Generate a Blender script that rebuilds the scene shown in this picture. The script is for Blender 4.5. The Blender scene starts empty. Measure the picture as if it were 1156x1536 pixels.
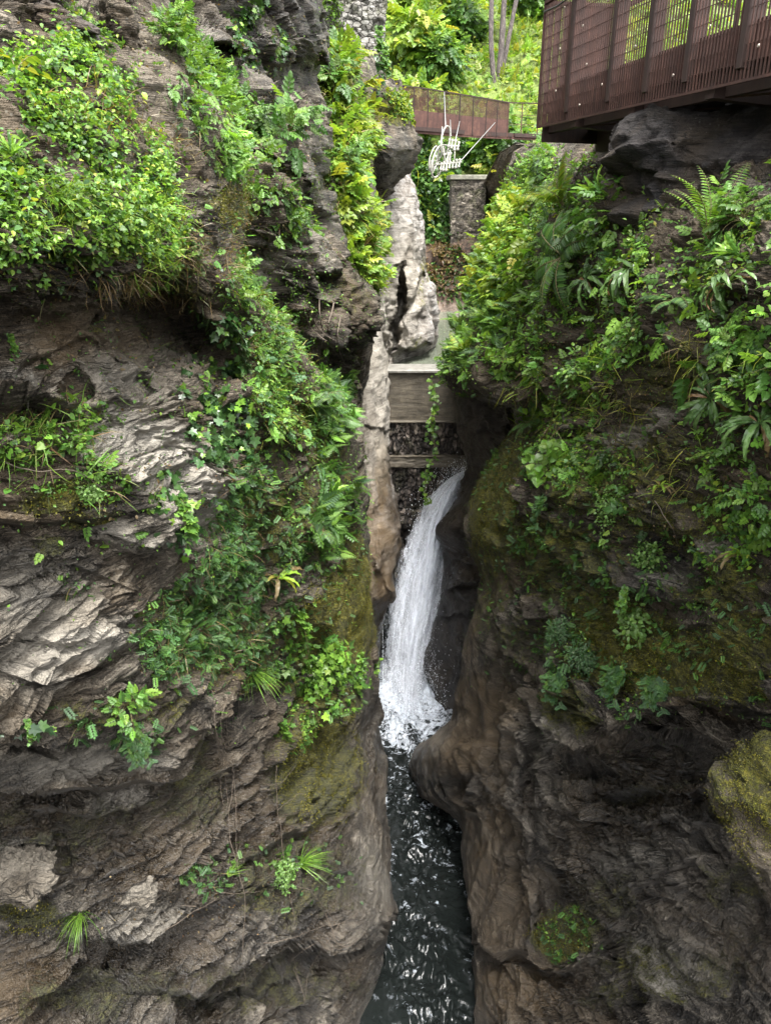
import bpy, math, random
import numpy as np
from mathutils import Vector, Matrix

# ------------------------------------------------------------------ camera, sky, sun, exposure
SC = bpy.context.scene
COL = SC.collection
PITCH = math.radians(22.0)
FOC = 1160.0                      # focal length in pixels of the 1156 x 1536 photograph
cam_data = bpy.data.cameras.new("camera")
cam_data.sensor_fit = 'VERTICAL'
cam_data.angle = 2 * math.atan(768.0 / FOC)
cam_data.clip_start = 0.05
cam_data.clip_end = 800.0
cam = bpy.data.objects.new("camera", cam_data)
COL.objects.link(cam)
cam.rotation_euler = (math.radians(90) - PITCH, 0, 0)
SC.camera = cam

SUN_EL, SUN_AZ = math.radians(68), math.radians(150)      # high, overcast, a little behind the camera
world = bpy.data.worlds.new("World")
SC.world = world
world.use_nodes = True
wn, wl = world.node_tree.nodes, world.node_tree.links
sky = wn.new('ShaderNodeTexSky')
sky.sky_type = 'NISHITA'
sky.sun_disc = False
sky.sun_elevation = SUN_EL
sky.sun_rotation = SUN_AZ
sky.air_density = 1.0
sky.dust_density = 4.0
sky.ozone_density = 1.0
hsv = wn.new('ShaderNodeHueSaturation')
hsv.inputs['Saturation'].default_value = 0.10              # cloud cover: nearly neutral light
wl.new(sky.outputs[0], hsv.inputs['Color'])
wl.new(hsv.outputs[0], wn['Background'].inputs['Color'])
wn['Background'].inputs['Strength'].default_value = 0.15

sun = bpy.data.lights.new("sun", 'SUN')
sun.energy = 1.5
sun.angle = math.radians(25)
sun.color = (1.0, 0.96, 0.9)
sun_ob = bpy.data.objects.new("sun", sun)
COL.objects.link(sun_ob)
sdir = Vector((math.sin(SUN_AZ) * math.cos(SUN_EL), math.cos(SUN_AZ) * math.cos(SUN_EL), math.sin(SUN_EL)))
sun_ob.rotation_euler = (-sdir).to_track_quat('-Z', 'Y').to_euler()

SC.view_settings.view_transform = 'Standard'
SC.view_settings.look = 'None'
SC.view_settings.gamma = 1.0
SC.view_settings.exposure = 2.5

# ------------------------------------------------------------------ small helpers
CP, SP = math.cos(PITCH), math.sin(PITCH)
RNG = np.random.default_rng(7)


def ray(px, py):
    """Direction (not normalised, unit depth along the view axis) of a photograph pixel."""
    a = (np.asarray(px, float) - 578.0) / FOC
    b = (768.0 - np.asarray(py, float)) / FOC
    return np.stack([a, CP + b * SP, -SP + b * CP], -1)


def pt(px, py, d):
    return ray(px, py) * np.asarray(d, float)[..., None]


def P3(px, py, d):
    return Vector(pt(px, py, d))


def project(P):
    d = P[..., 1] * CP - P[..., 2] * SP
    u = P[..., 1] * SP + P[..., 2] * CP
    d = np.where(np.abs(d) < 1e-3, 1e-3, d)
    return 578 + FOC * P[..., 0] / d, 768 - FOC * u / d, d


def sstep(a, b, x):
    t = np.clip((x - a) / (b - a), 0, 1)
    return t * t * (3 - 2 * t)


def tag(o, label=None, cat=None, group=None, kind=None):
    if label: o["label"] = label
    if cat: o["category"] = cat
    if group: o["group"] = group
    if kind: o["kind"] = kind
    return o


def link(o, parent=None):
    COL.objects.link(o)
    if parent is not None:
        o.parent = parent
    return o


def empty(name, loc=(0, 0, 0)):
    o = bpy.data.objects.new(name, None)
    o.location = loc
    o.empty_display_size = 0.2
    return link(o)


def mesh_np(name, verts, faces, mats, parent=None, attrs=None, smooth=True):
    """Link one mesh from numpy arrays; faces is an (n, k) array or a list of such arrays."""
    me = bpy.data.meshes.new(name)
    verts = np.ascontiguousarray(verts, dtype=np.float32)
    fl = faces if isinstance(faces, list) else [faces]
    fl = [np.asarray(f, dtype=np.int32) for f in fl if len(f)]
    me.vertices.add(len(verts))
    me.vertices.foreach_set('co', verts.ravel())
    loops = np.concatenate([f.ravel() for f in fl])
    sizes = np.concatenate([np.full(len(f), f.shape[1], np.int32) for f in fl])
    starts = np.concatenate([[0], np.cumsum(sizes)[:-1]]).astype(np.int32)
    me.loops.add(len(loops))
    me.loops.foreach_set('vertex_index', loops)
    me.polygons.add(len(sizes))
    me.polygons.foreach_set('loop_start', starts)
    me.polygons.foreach_set('loop_total', sizes)
    me.polygons.foreach_set('use_smooth', np.full(len(sizes), smooth, bool))
    for an, av in (attrs or {}).items():
        at = me.attributes.new(an, 'FLOAT_COLOR', 'POINT')
        av = np.asarray(av, np.float32)
        if av.shape[1] == 3:
            av = np.concatenate([av, np.ones((len(av), 1), np.float32)], 1)
        at.data.foreach_set('color', np.ascontiguousarray(av).ravel())
    me.update(calc_edges=True)
    for m in (mats if isinstance(mats, (list, tuple)) else [mats]):
        me.materials.append(m)
    o = bpy.data.objects.new(name, me)
    return link(o, parent)


# ------------------------------------------------------------------ numpy noise
def _h(ix, iy, iz, s):
    h = (ix.astype(np.uint32) * np.uint32(374761393) + iy.astype(np.uint32) * np.uint32(668265263)
         + iz.astype(np.uint32) * np.uint32(2147483647) + np.uint32((s * 974634777) & 0xffffffff))
    h = (h ^ (h >> np.uint32(13))) * np.uint32(1274126177)
    h = (h ^ (h >> np.uint32(15))) * np.uint32(2246822519)
    return h ^ (h >> np.uint32(16))


def _hf(ix, iy, iz, s):
    return _h(ix, iy, iz, s).astype(np.float32) * np.float32(1 / 4294967296.0)


def noise3(P, seed=0):
    """Smooth gradient-like noise, about -1..1."""
    P = np.asarray(P, np.float32)
    i = np.floor(P).astype(np.int64)
    f = P - i
    u = f * f * f * (f * (f * 6 - 15) + 10)
    out = np.zeros(P.shape[:-1], np.float32)
    for dx in (0, 1):
        wx = u[..., 0] if dx else 1 - u[..., 0]
        for dy in (0, 1):
            wy = u[..., 1] if dy else 1 - u[..., 1]
            for dz in (0, 1):
                wz = u[..., 2] if dz else 1 - u[..., 2]
                h = _h(i[..., 0] + dx, i[..., 1] + dy, i[..., 2] + dz, seed)
                gx = (h & np.uint32(1023)).astype(np.float32) / 511.5 - 1
                gy = ((h >> np.uint32(10)) & np.uint32(1023)).astype(np.float32) / 511.5 - 1
                gz = ((h >> np.uint32(20)) & np.uint32(1023)).astype(np.float32) / 511.5 - 1
                out += wx * wy * wz * (gx * (f[..., 0] - dx) + gy * (f[..., 1] - dy) + gz * (f[..., 2] - dz))
    return out * 1.5


def fbm(P, octv=4, seed=0, gain=0.5, lac=2.03):
    a, t = 1.0, 0
    P = np.asarray(P, np.float32)
    for o in range(octv):
        t = t + a * noise3(P, seed + o * 17)
        P = P * lac + 11.7
        a *= gain
    return t


def ridged(P, octv=4, seed=0):
    a, t = 1.0, 0
    for o in range(octv):
        n = 1 - np.abs(noise3(P, seed + o * 13)) * 1.6
        t = t + a * n
        P = P * 2.07 + 5.3
        a *= 0.5
    return t / 1.9


def worley(P, seed=0):
    """F1, F2 and, for the nearest and second nearest cell, a random with a random tilt (flat facets)."""
    P = np.asarray(P, np.float32)
    shp = P.shape[:-1]
    P = P.reshape(-1, 3)
    i = np.floor(P).astype(np.int64)
    n = len(P)
    f1 = np.full(n, 9, np.float32); f2 = np.full(n, 9, np.float32)
    c1 = np.zeros(n, np.float32); c2 = np.zeros(n, np.float32)
    t1 = np.zeros(n, np.float32); t2 = np.zeros(n, np.float32)
    for dx in (-1, 0, 1):
        for dy in (-1, 0, 1):
            for dz in (-1, 0, 1):
                jx, jy, jz = i[:, 0] + dx, i[:, 1] + dy, i[:, 2] + dz
                h = _h(jx, jy, jz, seed)
                vx = P[:, 0] - jx - (h & np.uint32(1023)).astype(np.float32) / 1023
                vy = P[:, 1] - jy - ((h >> np.uint32(10)) & np.uint32(1023)).astype(np.float32) / 1023
                vz = P[:, 2] - jz - ((h >> np.uint32(20)) & np.uint32(1023)).astype(np.float32) / 1023
                d = np.sqrt(vx * vx + vy * vy + vz * vz)
                g = _h(jx, jy, jz, seed + 5)
                c = (g & np.uint32(1023)).astype(np.float32) / 1023
                t = (vx * (((g >> np.uint32(10)) & np.uint32(255)).astype(np.float32) / 127.5 - 1)
                     + vy * (((g >> np.uint32(18)) & np.uint32(255)).astype(np.float32) / 127.5 - 1)
                     + vz * (((h >> np.uint32(5)) & np.uint32(255)).astype(np.float32) / 127.5 - 1))
                near = d < f1
                mid = (~near) & (d < f2)
                f2 = np.where(near, f1, np.where(mid, d, f2)); c2 = np.where(near, c1, np.where(mid, c, c2)); t2 = np.where(near, t1, np.where(mid, t, t2))
                f1 = np.where(near, d, f1); c1 = np.where(near, c, c1); t1 = np.where(near, t, t1)
    return [a.reshape(shp) for a in (f1, f2, c1, c2, t1, t2)]


def blocks(Q, seed, soft=0.18, crack=0.08, tilt=0.9):
    """Blocky fracture field: tilted facets with an offset each, cracks (0..1) and the block's own random."""
    f1, f2, c1, c2, t1, t2 = worley(Q, seed)
    e = f2 - f1
    a, b = c1 + tilt * t1, c2 + tilt * t2
    v = a + (b - a) * 0.5 * (1 - sstep(0, soft, e))
    return v - 0.5, 1 - sstep(0, crack, e), c1


# ------------------------------------------------------------------ node material helper
def new_mat(name):
    m = bpy.data.materials.new(name)
    m.use_nodes = True
    nt = m.node_tree
    nt.nodes.clear()
    return m, nt


class NT:
    def __init__(s, name):
        s.m, s.t = new_mat(name)
        s.out = s.n('ShaderNodeOutputMaterial')

    def n(s, typ, ins=None, **kw):
        nd = s.t.nodes.new(typ)
        for k, v in kw.items():
            setattr(nd, k, v)
        for k, v in (ins or {}).items():
            s.set(nd, k, v)
        return nd

    def set(s, nd, k, v):
        sock = nd.inputs[k]
        if isinstance(v, bpy.types.NodeSocket):
            s.t.links.new(v, sock)
        else:
            if isinstance(v, (tuple, list)) and len(v) == 3 and sock.type == 'RGBA':
                v = (*v, 1)
            sock.default_value = v

    def noise(s, vec, scale, detail=4, rough=0.6, dist=0.0):
        return s.n('ShaderNodeTexNoise', {'Vector': vec, 'Scale': scale, 'Detail': detail, 'Roughness': rough, 'Distortion': dist}).outputs['Fac']

    def ramp(s, fac, stops):
        r = s.n('ShaderNodeValToRGB', {'Fac': fac})
        el = r.color_ramp.elements
        while len(el) < len(stops):
            el.new(0.5)
        for e, (p, c) in zip(el, stops):
            e.position = p
            e.color = (*c, 1) if isinstance(c, (tuple, list)) else (c, c, c, 1)
        return r.outputs['Color']

    def mix(s, fac, a, b, mode='MIX'):
        nd = s.n('ShaderNodeMix', data_type='RGBA', blend_type=mode)
        s.set(nd, 0, fac); s.set(nd, 6, a); s.set(nd, 7, b)
        return nd.outputs[2]

    def math(s, op, a, b=0.0, clamp=False):
        nd = s.n('ShaderNodeMath', operation=op, use_clamp=clamp)
        s.set(nd, 0, a); s.set(nd, 1, b)
        return nd.outputs[0]

    def attr(s, name):
        return s.n('ShaderNodeAttribute', attribute_name=name)

    def coords(s, scale=(1, 1, 1), rot=(0, 0, 0)):
        c = s.n('ShaderNodeTexCoord').outputs['Object']
        return s.n('ShaderNodeMapping', {'Vector': c, 'Scale': scale, 'Rotation': rot}).outputs[0]

    def bump(s, h, strength=0.5, dist=0.02, normal=None):
        nd = s.n('ShaderNodeBump', {'Height': h, 'Strength': strength, 'Distance': dist})
        if normal is not None:
            s.set(nd, 'Normal', normal)
        return nd.outputs[0]

    def bsdf(s, **kw):
        nd = s.n('ShaderNodeBsdfPrincipled')
        for k, v in kw.items():
            s.set(nd, k.replace('_', ' '), v)
        return nd

    def done(s, shader):
        s.t.links.new(shader, s.out.inputs['Surface'])
        return s.m
# ------------------------------------------------------------------ rock
def rock_material(name, dark, mid, light, tilt=(0, 0, 0), scale=1.0, wet_rough=0.17, bump=1.0, crk=1.0):
    k = NT(name)
    w = k.coords()
    band = k.coords((1.2 * scale, 1.2 * scale, 9 * scale), tilt)
    a1, a2 = k.attr('mask'), k.attr('tone')
    s1 = k.n('ShaderNodeSeparateColor', {'Color': a1.outputs['Color']})
    s2 = k.n('ShaderNodeSeparateColor', {'Color': a2.outputs['Color']})
    moss, pale, wet = s1.outputs[0], s1.outputs[1], s1.outputs[2]
    soil, blk, ochre = s2.outputs[0], s2.outputs[1], s2.outputs[2]
    n_band = k.noise(band, 1.6, 4, 0.62, 0.4)
    n_big = k.noise(w, 0.9 * scale, 3, 0.6)
    n_mid = k.noise(w, 5 * scale, 4, 0.65)
    n_fine = k.noise(w, 38 * scale, 3, 0.7)
    f = k.math('ADD', k.math('MULTIPLY', n_band, 0.55), k.math('MULTIPLY', n_mid, 0.45))
    f = k.math('ADD', f, k.math('MULTIPLY', k.math('SUBTRACT', blk, 0.5), 0.20))
    n_lam = k.noise(k.coords((2.2 * scale, 2.2 * scale, 34 * scale), tilt), 1.3, 3, 0.7, 0.5)
    f = k.math('ADD', f, k.math('MULTIPLY', k.math('SUBTRACT', n_fine, 0.5), 0.50))
    f = k.math('ADD', f, k.math('MULTIPLY', k.math('SUBTRACT', n_lam, 0.5), 0.55))
    base = k.ramp(f, [(0.35, dark), (0.51, mid), (0.68, light), (0.82, tuple(min(1, c * 1.35) for c in light))])
    # crisp joints and partings
    dst = k.n('ShaderNodeMixRGB', {'Fac': 0.10, 'Color1': k.coords((1.3 * scale, 1.3 * scale, 11 * scale), tilt), 'Color2': k.n('ShaderNodeTexNoise', {'Vector': w, 'Scale': 2.2 * scale, 'Detail': 3.0}).outputs['Color']}).outputs[0]
    v1 = k.n('ShaderNodeTexVoronoi', {'Vector': dst, 'Scale': 2.6, 'Randomness': 1.0}, feature='DISTANCE_TO_EDGE').outputs['Distance']
    v2 = k.n('ShaderNodeTexVoronoi', {'Vector': dst, 'Scale': 8.0, 'Randomness': 1.0}, feature='DISTANCE_TO_EDGE').outputs['Distance']
    j1 = k.ramp(v1, [(0.0, 1.0), (0.05, 0.0)])
    j2 = k.ramp(v2, [(0.0, 1.0), (0.09, 0.0)])
    jm = k.ramp(k.noise(w, 1.7 * scale, 3, 0.5), [(0.46, 0.0), (0.64, 1.0)])
    jt = k.math('MULTIPLY', k.math('ADD', k.math('MULTIPLY', j1, 0.75 * crk), k.math('MULTIPLY', j2, 0.22 * crk), True), jm)
    # rusty and ochre staining
    och = k.math('MULTIPLY', k.ramp(n_big, [(0.42, 0.0), (0.66, 1.0)]), 0.45)
    och = k.math('ADD', och, ochre, True)
    base = k.mix(och, base, k.mix(n_mid, (0.042, 0.027, 0.013), (0.17, 0.112, 0.052)))
    # pale weathered faces
    pf = k.math('MULTIPLY', pale, k.ramp(k.math('ADD', f, 0.0), [(0.16, 0.0), (0.42, 1.0)]))
    base = k.mix(pf, base, k.mix(n_band, (0.15, 0.134, 0.108), (0.46, 0.425, 0.36)))
    # lichen specks
    sp = k.n('ShaderNodeTexVoronoi', {'Vector': w, 'Scale': 16.0 * scale}).outputs['Distance']
    li = k.math('MULTIPLY', k.ramp(sp, [(0.10, 1.0), (0.2, 0.0)]), k.ramp(k.noise(w, 2.4, 3, 0.6), [(0.52, 0.0), (0.62, 0.6)]))
    base = k.mix(li, base, (0.22, 0.22, 0.19))
    # earth and dead litter
    base = k.mix(k.math('MULTIPLY', soil, k.ramp(n_mid, [(0.3, 0.55), (0.55, 1.0)])), base,
                 k.mix(n_fine, (0.017, 0.013, 0.008), (0.125, 0.093, 0.058)))
    base = k.mix(k.math('MULTIPLY', jt, 0.8), base, (0.008, 0.007, 0.005))
    # moss
    mo = k.math('SUBTRACT', k.math('ADD', moss, k.math('MULTIPLY', k.math('SUBTRACT', n_mid, 0.5), 1.2)), 0.06)
    mo = k.ramp(k.math('ADD', mo, k.math('MULTIPLY', k.math('SUBTRACT', n_fine, 0.5), 0.8)), [(0.28, 0.0), (0.52, 1.0)])
    mcol = k.ramp(k.noise(w, 7.0, 4, 0.75), [(0.28, (0.014, 0.013, 0.005)), (0.40, (0.055, 0.055, 0.010)), (0.52, (0.115, 0.115, 0.016)), (0.62, (0.19, 0.17, 0.022)), (0.75, (0.20, 0.22, 0.035))])
    mcol = k.mix(k.ramp(n_fine, [(0.35, 0.75), (0.6, 0.0)]), mcol, (0.02, 0.018, 0.007))
    mo = k.math('MULTIPLY', mo, k.ramp(moss, [(0.05, 0.0), (0.3, 1.0)]))
    base = k.mix(mo, base, mcol)
    # wetness darkens and shines; shade low in the gorge is painted in with it
    wf = k.math('MULTIPLY', wet, k.ramp(n_big, [(0.25, 0.55), (0.6, 1.0)]))
    base = k.mix(k.math('MULTIPLY', wf, 0.62), base, (0.011, 0.009, 0.0065), 'MIX')
    rough = k.math('SUBTRACT', 0.85, k.math('MULTIPLY', k.math('MULTIPLY', wf, k.math('SUBTRACT', 1.0, mo)), 0.85 - wet_rough))
    h = k.math('ADD', k.math('MULTIPLY', n_band, 0.5), k.math('MULTIPLY', n_mid, 0.5))
    h = k.math('ADD', h, k.math('MULTIPLY', n_fine, 0.55))
    h = k.math('ADD', h, k.math('MULTIPLY', n_lam, 0.8))
    h = k.math('ADD', h, k.math('MULTIPLY', mo, k.math('MULTIPLY', k.noise(w, 60, 2, 0.8), 0.8)))
    h = k.math('SUBTRACT', h, k.math('MULTIPLY', jt, 0.9))
    nb = k.bump(h, 1.0 * bump, 0.065)
    b = k.bsdf(Base_Color=base, Roughness=rough, Normal=nb)
    k.set(b, 'Specular IOR Level', k.math('ADD', 0.4, k.math('MULTIPLY', wf, 0.35)))
    return k.done(b.outputs[0])


M_ROCK_L = rock_material("schist_left", (0.010, 0.0082, 0.0062), (0.052, 0.0435, 0.0325), (0.225, 0.198, 0.158))
M_ROCK_R = rock_material("schist_right", (0.007, 0.0057, 0.0043), (0.042, 0.034, 0.0255), (0.19, 0.165, 0.132))
M_ROCK_P = rock_material("polished_limestone", (0.05, 0.042, 0.036), (0.19, 0.176, 0.162), (0.34, 0.328, 0.312), scale=0.45, crk=0.3, bump=0.7)
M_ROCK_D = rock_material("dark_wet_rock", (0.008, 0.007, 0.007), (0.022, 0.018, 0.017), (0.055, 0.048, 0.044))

SHEETS = []          # (name, px, py, depth, P, N, area) of every rock sheet, for planting


def cr(p0, p1, p2, p3, t):
    return 0.5 * ((2 * p1) + (-p0 + p2) * t + (2 * p0 - 5 * p1 + 4 * p2 - p3) * t * t + (-p0 + 3 * p1 - 3 * p2 + p3) * t ** 3)


def resample(K, counts, axis):
    """Catmull-Rom through knots K along an axis, with counts[i] samples in span i."""
    K = np.moveaxis(K, axis, 0)
    n = len(K)
    out = []
    for i in range(n - 1):
        a, b, c, d = K[max(i - 1, 0)], K[i], K[i + 1], K[min(i + 2, n - 1)]
        t = np.arange(counts[i]) / counts[i]
        t = t.reshape((-1,) + (1,) * (K.ndim - 1))
        S = cr(a, b, c, d, t) * 0.75 + (b + (c - b) * t) * 0.25
        out.append(S)
    out.append(K[-1:])
    return np.moveaxis(np.concatenate(out, 0), 0, axis)


def poly_dist(px, py, pts):
    """Distance to a polyline, signed by side (positive = below / right of a line drawn left to right), and t along it."""
    best = np.full(px.shape, 1e9, np.float32)
    side = np.zeros(px.shape, np.float32)
    for (x0, y0), (x1, y1) in zip(pts[:-1], pts[1:]):
        dx, dy = x1 - x0, y1 - y0
        L = dx * dx + dy * dy + 1e-6
        t = np.clip(((px - x0) * dx + (py - y0) * dy) / L, 0, 1)
        d = np.hypot(px - x0 - t * dx, py - y0 - t * dy)
        s = (dx * (py - y0) - dy * (px - x0))
        m = d < best
        best = np.where(m, d, best)
        side = np.where(m, s, side)
    return best, np.sign(side)


def blob(px, py, b):
    """Soft elliptical mask: (cx, cy, rx, ry, angle_deg[, strength])."""
    cx, cy, rx, ry, ang = b[:5]
    s = b[5] if len(b) > 5 else 1.0
    a = math.radians(ang)
    x, y = px - cx, py - cy
    u = (x * math.cos(a) + y * math.sin(a)) / rx
    v = (-x * math.sin(a) + y * math.cos(a)) / ry
    return s * (1 - sstep(0.45, 1.25, np.hypot(u, v)))


def mask_of(px, py, blobs):
    m = np.zeros(px.shape, np.float32)
    for b in blobs:
        m = np.maximum(m, blob(px, py, b))
    return m


def bedding(P, style):
    """Coordinates in which the foliation is flat: (along, across, through)."""
    x, y, z = P[..., 0], P[..., 1], P[..., 2]
    w = 0.35 * fbm(P * 0.45, 3, 91)[..., None] * np.array([1, 1, 1.0])
    if style == 'left':
        k = -0.10 + 0.75 * sstep(-2.4, -0.6, z + 0.12 * y)
        s = z + k * (x + 1.5) + 0.10 * (y - 6)
    elif style == 'right':
        s = z + 0.12 * x + 0.05 * y
    elif style == 'steep':
        s = x * 0.9 + 0.25 * z + 0.2 * y
    else:
        s = z + 0.3 * x
    return np.stack([x, y, s], -1) + w * np.array([0.6, 0.6, 0.5])


def sheet(name, rows, mat, style='left', step=2.0, step_back=10.0, amp=1.0, smooth=None, ledges=(), pushes=(), moss=(), pale=(),
          wet=(), soil=(), ochre=(), seed=1, flute=0.0, kind='structure', label=None, cat=None, fade_rows=None, vis=None, laminae=1.0, bscale=1.0, calm=(), sil='right', strata=1.0, shift=0.0, dmin=0.18, jag=5.0):
    K = np.array([[(px, py, math.log(d)) for (px, d) in row] for py, row in rows], float)
    nr, nc = K.shape[:2]
    cc = []
    for j in range(nc - 1):
        w = np.median(np.abs(K[:, j + 1, 0] - K[:, j, 0]))
        seen = vis is None or (vis[0] <= j < vis[1])
        dd = np.median(np.abs(np.exp(K[:, j + 1, 2]) - np.exp(K[:, j, 2])))
        cc.append(int(max(4, w / step)) if seen else int(max(6, min(60, max(w / step_back, dd / 0.12)))))
    rc = []
    for i in range(nr - 1):
        h = K[i + 1, 0, 1] - K[i, 0, 1]
        y0, y1 = K[i, 0, 1], K[i + 1, 0, 1]
        rc.append(int(max(3, h / (step if y1 > -10 and y0 < 1546 else step * 4))))
    G = resample(K, rc, 0)
    G = resample(G, cc, 1)
    px, py, ld = G[..., 0], G[..., 1], G[..., 2]
    if shift:
        px = px + shift * sstep(250, 520, px) * sstep(520, 600, py)
    d = np.exp(ld)
    P = pt(px, py, d)
    px = px + jag * fbm(P * np.array([1.0, 1.0, 1.6]), 3, seed + 87) + 0.35 * jag * noise3(P * 5.5, seed + 88)
    P = pt(px, py, d)
    # wobble the drawing coordinates so that authored lines look broken
    wx = px + 9 * fbm(P * 1.3, 3, seed + 40) + 1.2 * noise3(P * 7, seed + 46)
    wy = py + 9 * fbm(P * 1.3, 3, seed + 50) + 1.2 * noise3(P * 7, seed + 56)
    push = np.zeros_like(d)
    for L in ledges:
        pts, w, depth = L[0], L[1], L[2]
        r, s = poly_dist(wx, wy, pts)
        below = np.where(s > 0, r, -r)
        fall = np.exp(-np.maximum(below, 0) / w)
        push += depth * sstep(-3.0, 7.0, below) * fall * (r < w * 6)
        push -= 0.45 * depth * np.exp(-np.maximum(-below, 0) / (w * 0.7)) * (1 - sstep(-3.5, 4.0, below)) * (r < w * 5)
    for b in pushes:
        push += b[5] * blob(wx, wy, b)
    d = d * 1.0 + push
    P = pt(px, py, d)

    def normals(P):
        du = np.gradient(P, axis=1)
        dv = np.gradient(P, axis=0)
        n = np.cross(du, dv)
        n /= np.linalg.norm(n, axis=-1, keepdims=True) + 1e-9
        c = np.sum(n * P, -1)
        return n * (-np.sign(np.median(c)))

    # less relief towards the outline, so that it keeps its place
    ci = np.concatenate([[0], np.cumsum(cc)])
    damp = np.ones_like(d)
    if vis is not None:
        e = ci[vis[1]] if sil == 'right' else ci[vis[0]]
        dist = np.abs(px - px[:, e:e + 1])
        damp = dmin + (1 - dmin) * sstep(0, 80, dist)
    damp = damp * (1 - mask_of(px, py, calm))
    # smooth base normal
    n = normals(P)
    for ax in (0, 1):
        kk = 9
        pad = [(0, 0)] * 3; pad[ax] = (kk, kk)
        c = np.cumsum(np.pad(n, pad, mode='edge'), axis=ax)
        n = np.take(c, range(2 * kk, c.shape[ax]), ax) - np.take(c, range(0, c.shape[ax] - 2 * kk), ax)
    n /= np.linalg.norm(n, axis=-1, keepdims=True) + 1e-9
    sm = mask_of(wx, wy, smooth) if smooth else np.zeros_like(d)
    mo = mask_of(wx, wy, moss)
    so = mask_of(wx, wy, soil)
    rough = amp * (1 - 0.85 * sm) * (1 - 0.35 * mo) * (1 - 0.35 * so)
    sp = np.maximum(np.linalg.norm(np.gradient(P, axis=1), axis=-1), np.linalg.norm(np.gradient(P, axis=0), axis=-1))
    fine = lambda lim: np.clip(lim / sp, 0, 1) ** 1.5
    Q = bedding(P, style)
    b1, k1, c1 = blocks(Q * np.array([0.8, 0.8, 2.4]) * bscale, seed + 1, 0.06, 0.05)
    b2, k2, c2 = blocks(Q * np.array([2.0, 2.0, 8.0]) * bscale, seed + 2, 0.07, 0.06)
    b3, k3, c3 = blocks(Q * np.array([5.0, 5.0, 19.0]) * bscale, seed + 3, 0.10, 0.09)
    macro = fbm(P * 0.42, 4, seed + 9)
    lam = fbm(Q * np.array([1.6, 1.6, 22.0]), 3, seed + 21)
    disp = 0.26 * (macro - 0.2) * amp
    # continuous beds: each one juts out a little differently and is notched underneath
    for fq, am, sd in ((4.0 * bscale, 0.135, 5), (10.5 * bscale, 0.052, 6)):
        u = Q[..., 2] * fq + 0.9 * fbm(P * 0.9, 3, seed + 120 + sd) + 0.25 * noise3(P * 4, seed + 130)
        L = np.floor(u); fr = u - L
        lat = noise3(np.stack([Q[..., 0] * fq * 0.15, Q[..., 1] * fq * 0.15, L * 7.31], -1), seed + 140 + sd)
        wgt = sstep(-0.35, 0.35, noise3(P * 0.8, seed + 150 + sd) + 0.12)
        disp = disp + rough * wgt * (am * (1.1 * lat + 0.75 * (fr - 0.5)) - am * 0.9 * np.exp(-fr / 0.10)) * strata * fine(0.16 / fq)
    disp = disp + rough * (0.24 * b1 - 0.07 * k1 + (0.095 * b2 - 0.04 * k2) * fine(0.05) + (0.048 * b3 - 0.02 * k3) * fine(0.022) + 0.022 * lam * laminae * fine(0.018))
    disp = disp + (1 - 0.5 * sm) * (0.012 * fbm(P * 7.0, 3, seed + 33) * fine(0.03) + 0.010 * fbm(P * 26.0, 2, seed + 37) * fine(0.012))
    if flute:
        F = np.stack([P[..., 0] * 1.6, P[..., 1] * 1.2, P[..., 2] * 0.33], -1)
        disp = disp + flute * (sm if smooth else 1) * (ridged(F, 3, seed + 61) - 0.6)
    disp = disp + mo * (0.035 * fbm(P * 16, 3, seed + 71) + 0.02)
    scale_far = np.clip(d / 9.0, 0.75, 1.35) * damp
    P = P + n * (disp * scale_far)[..., None]
    N = normals(P)
    blk = np.clip(0.5 * c1 + 0.35 * c2 + 0.15 * c3, 0, 1)
    mask = np.stack([mo, mask_of(wx, wy, pale), mask_of(wx, wy, wet), np.ones_like(mo)], -1)
    tone = np.stack([so, blk, mask_of(wx, wy, ochre), np.ones_like(mo)], -1)
    R, C = d.shape
    idx = np.arange(R * C).reshape(R, C)
    F = np.stack([idx[:-1, :-1], idx[:-1, 1:], idx[1:, 1:], idx[1:, :-1]], -1).reshape(-1, 4)
    o = mesh_np(name, P.reshape(-1, 3), F, mat, attrs={'mask': mask.reshape(-1, 4), 'tone': tone.reshape(-1, 4)})
    tag(o, label, cat, kind=kind)
    area = np.linalg.norm(np.cross(np.gradient(P, axis=1), np.gradient(P, axis=0)), axis=-1)
    qx, qy, qd = project(P)
    SHEETS.append((name, qx.ravel(), qy.ravel(), qd.ravel(), P.reshape(-1, 3), N.reshape(-1, 3), area.ravel()))
    return o


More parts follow.
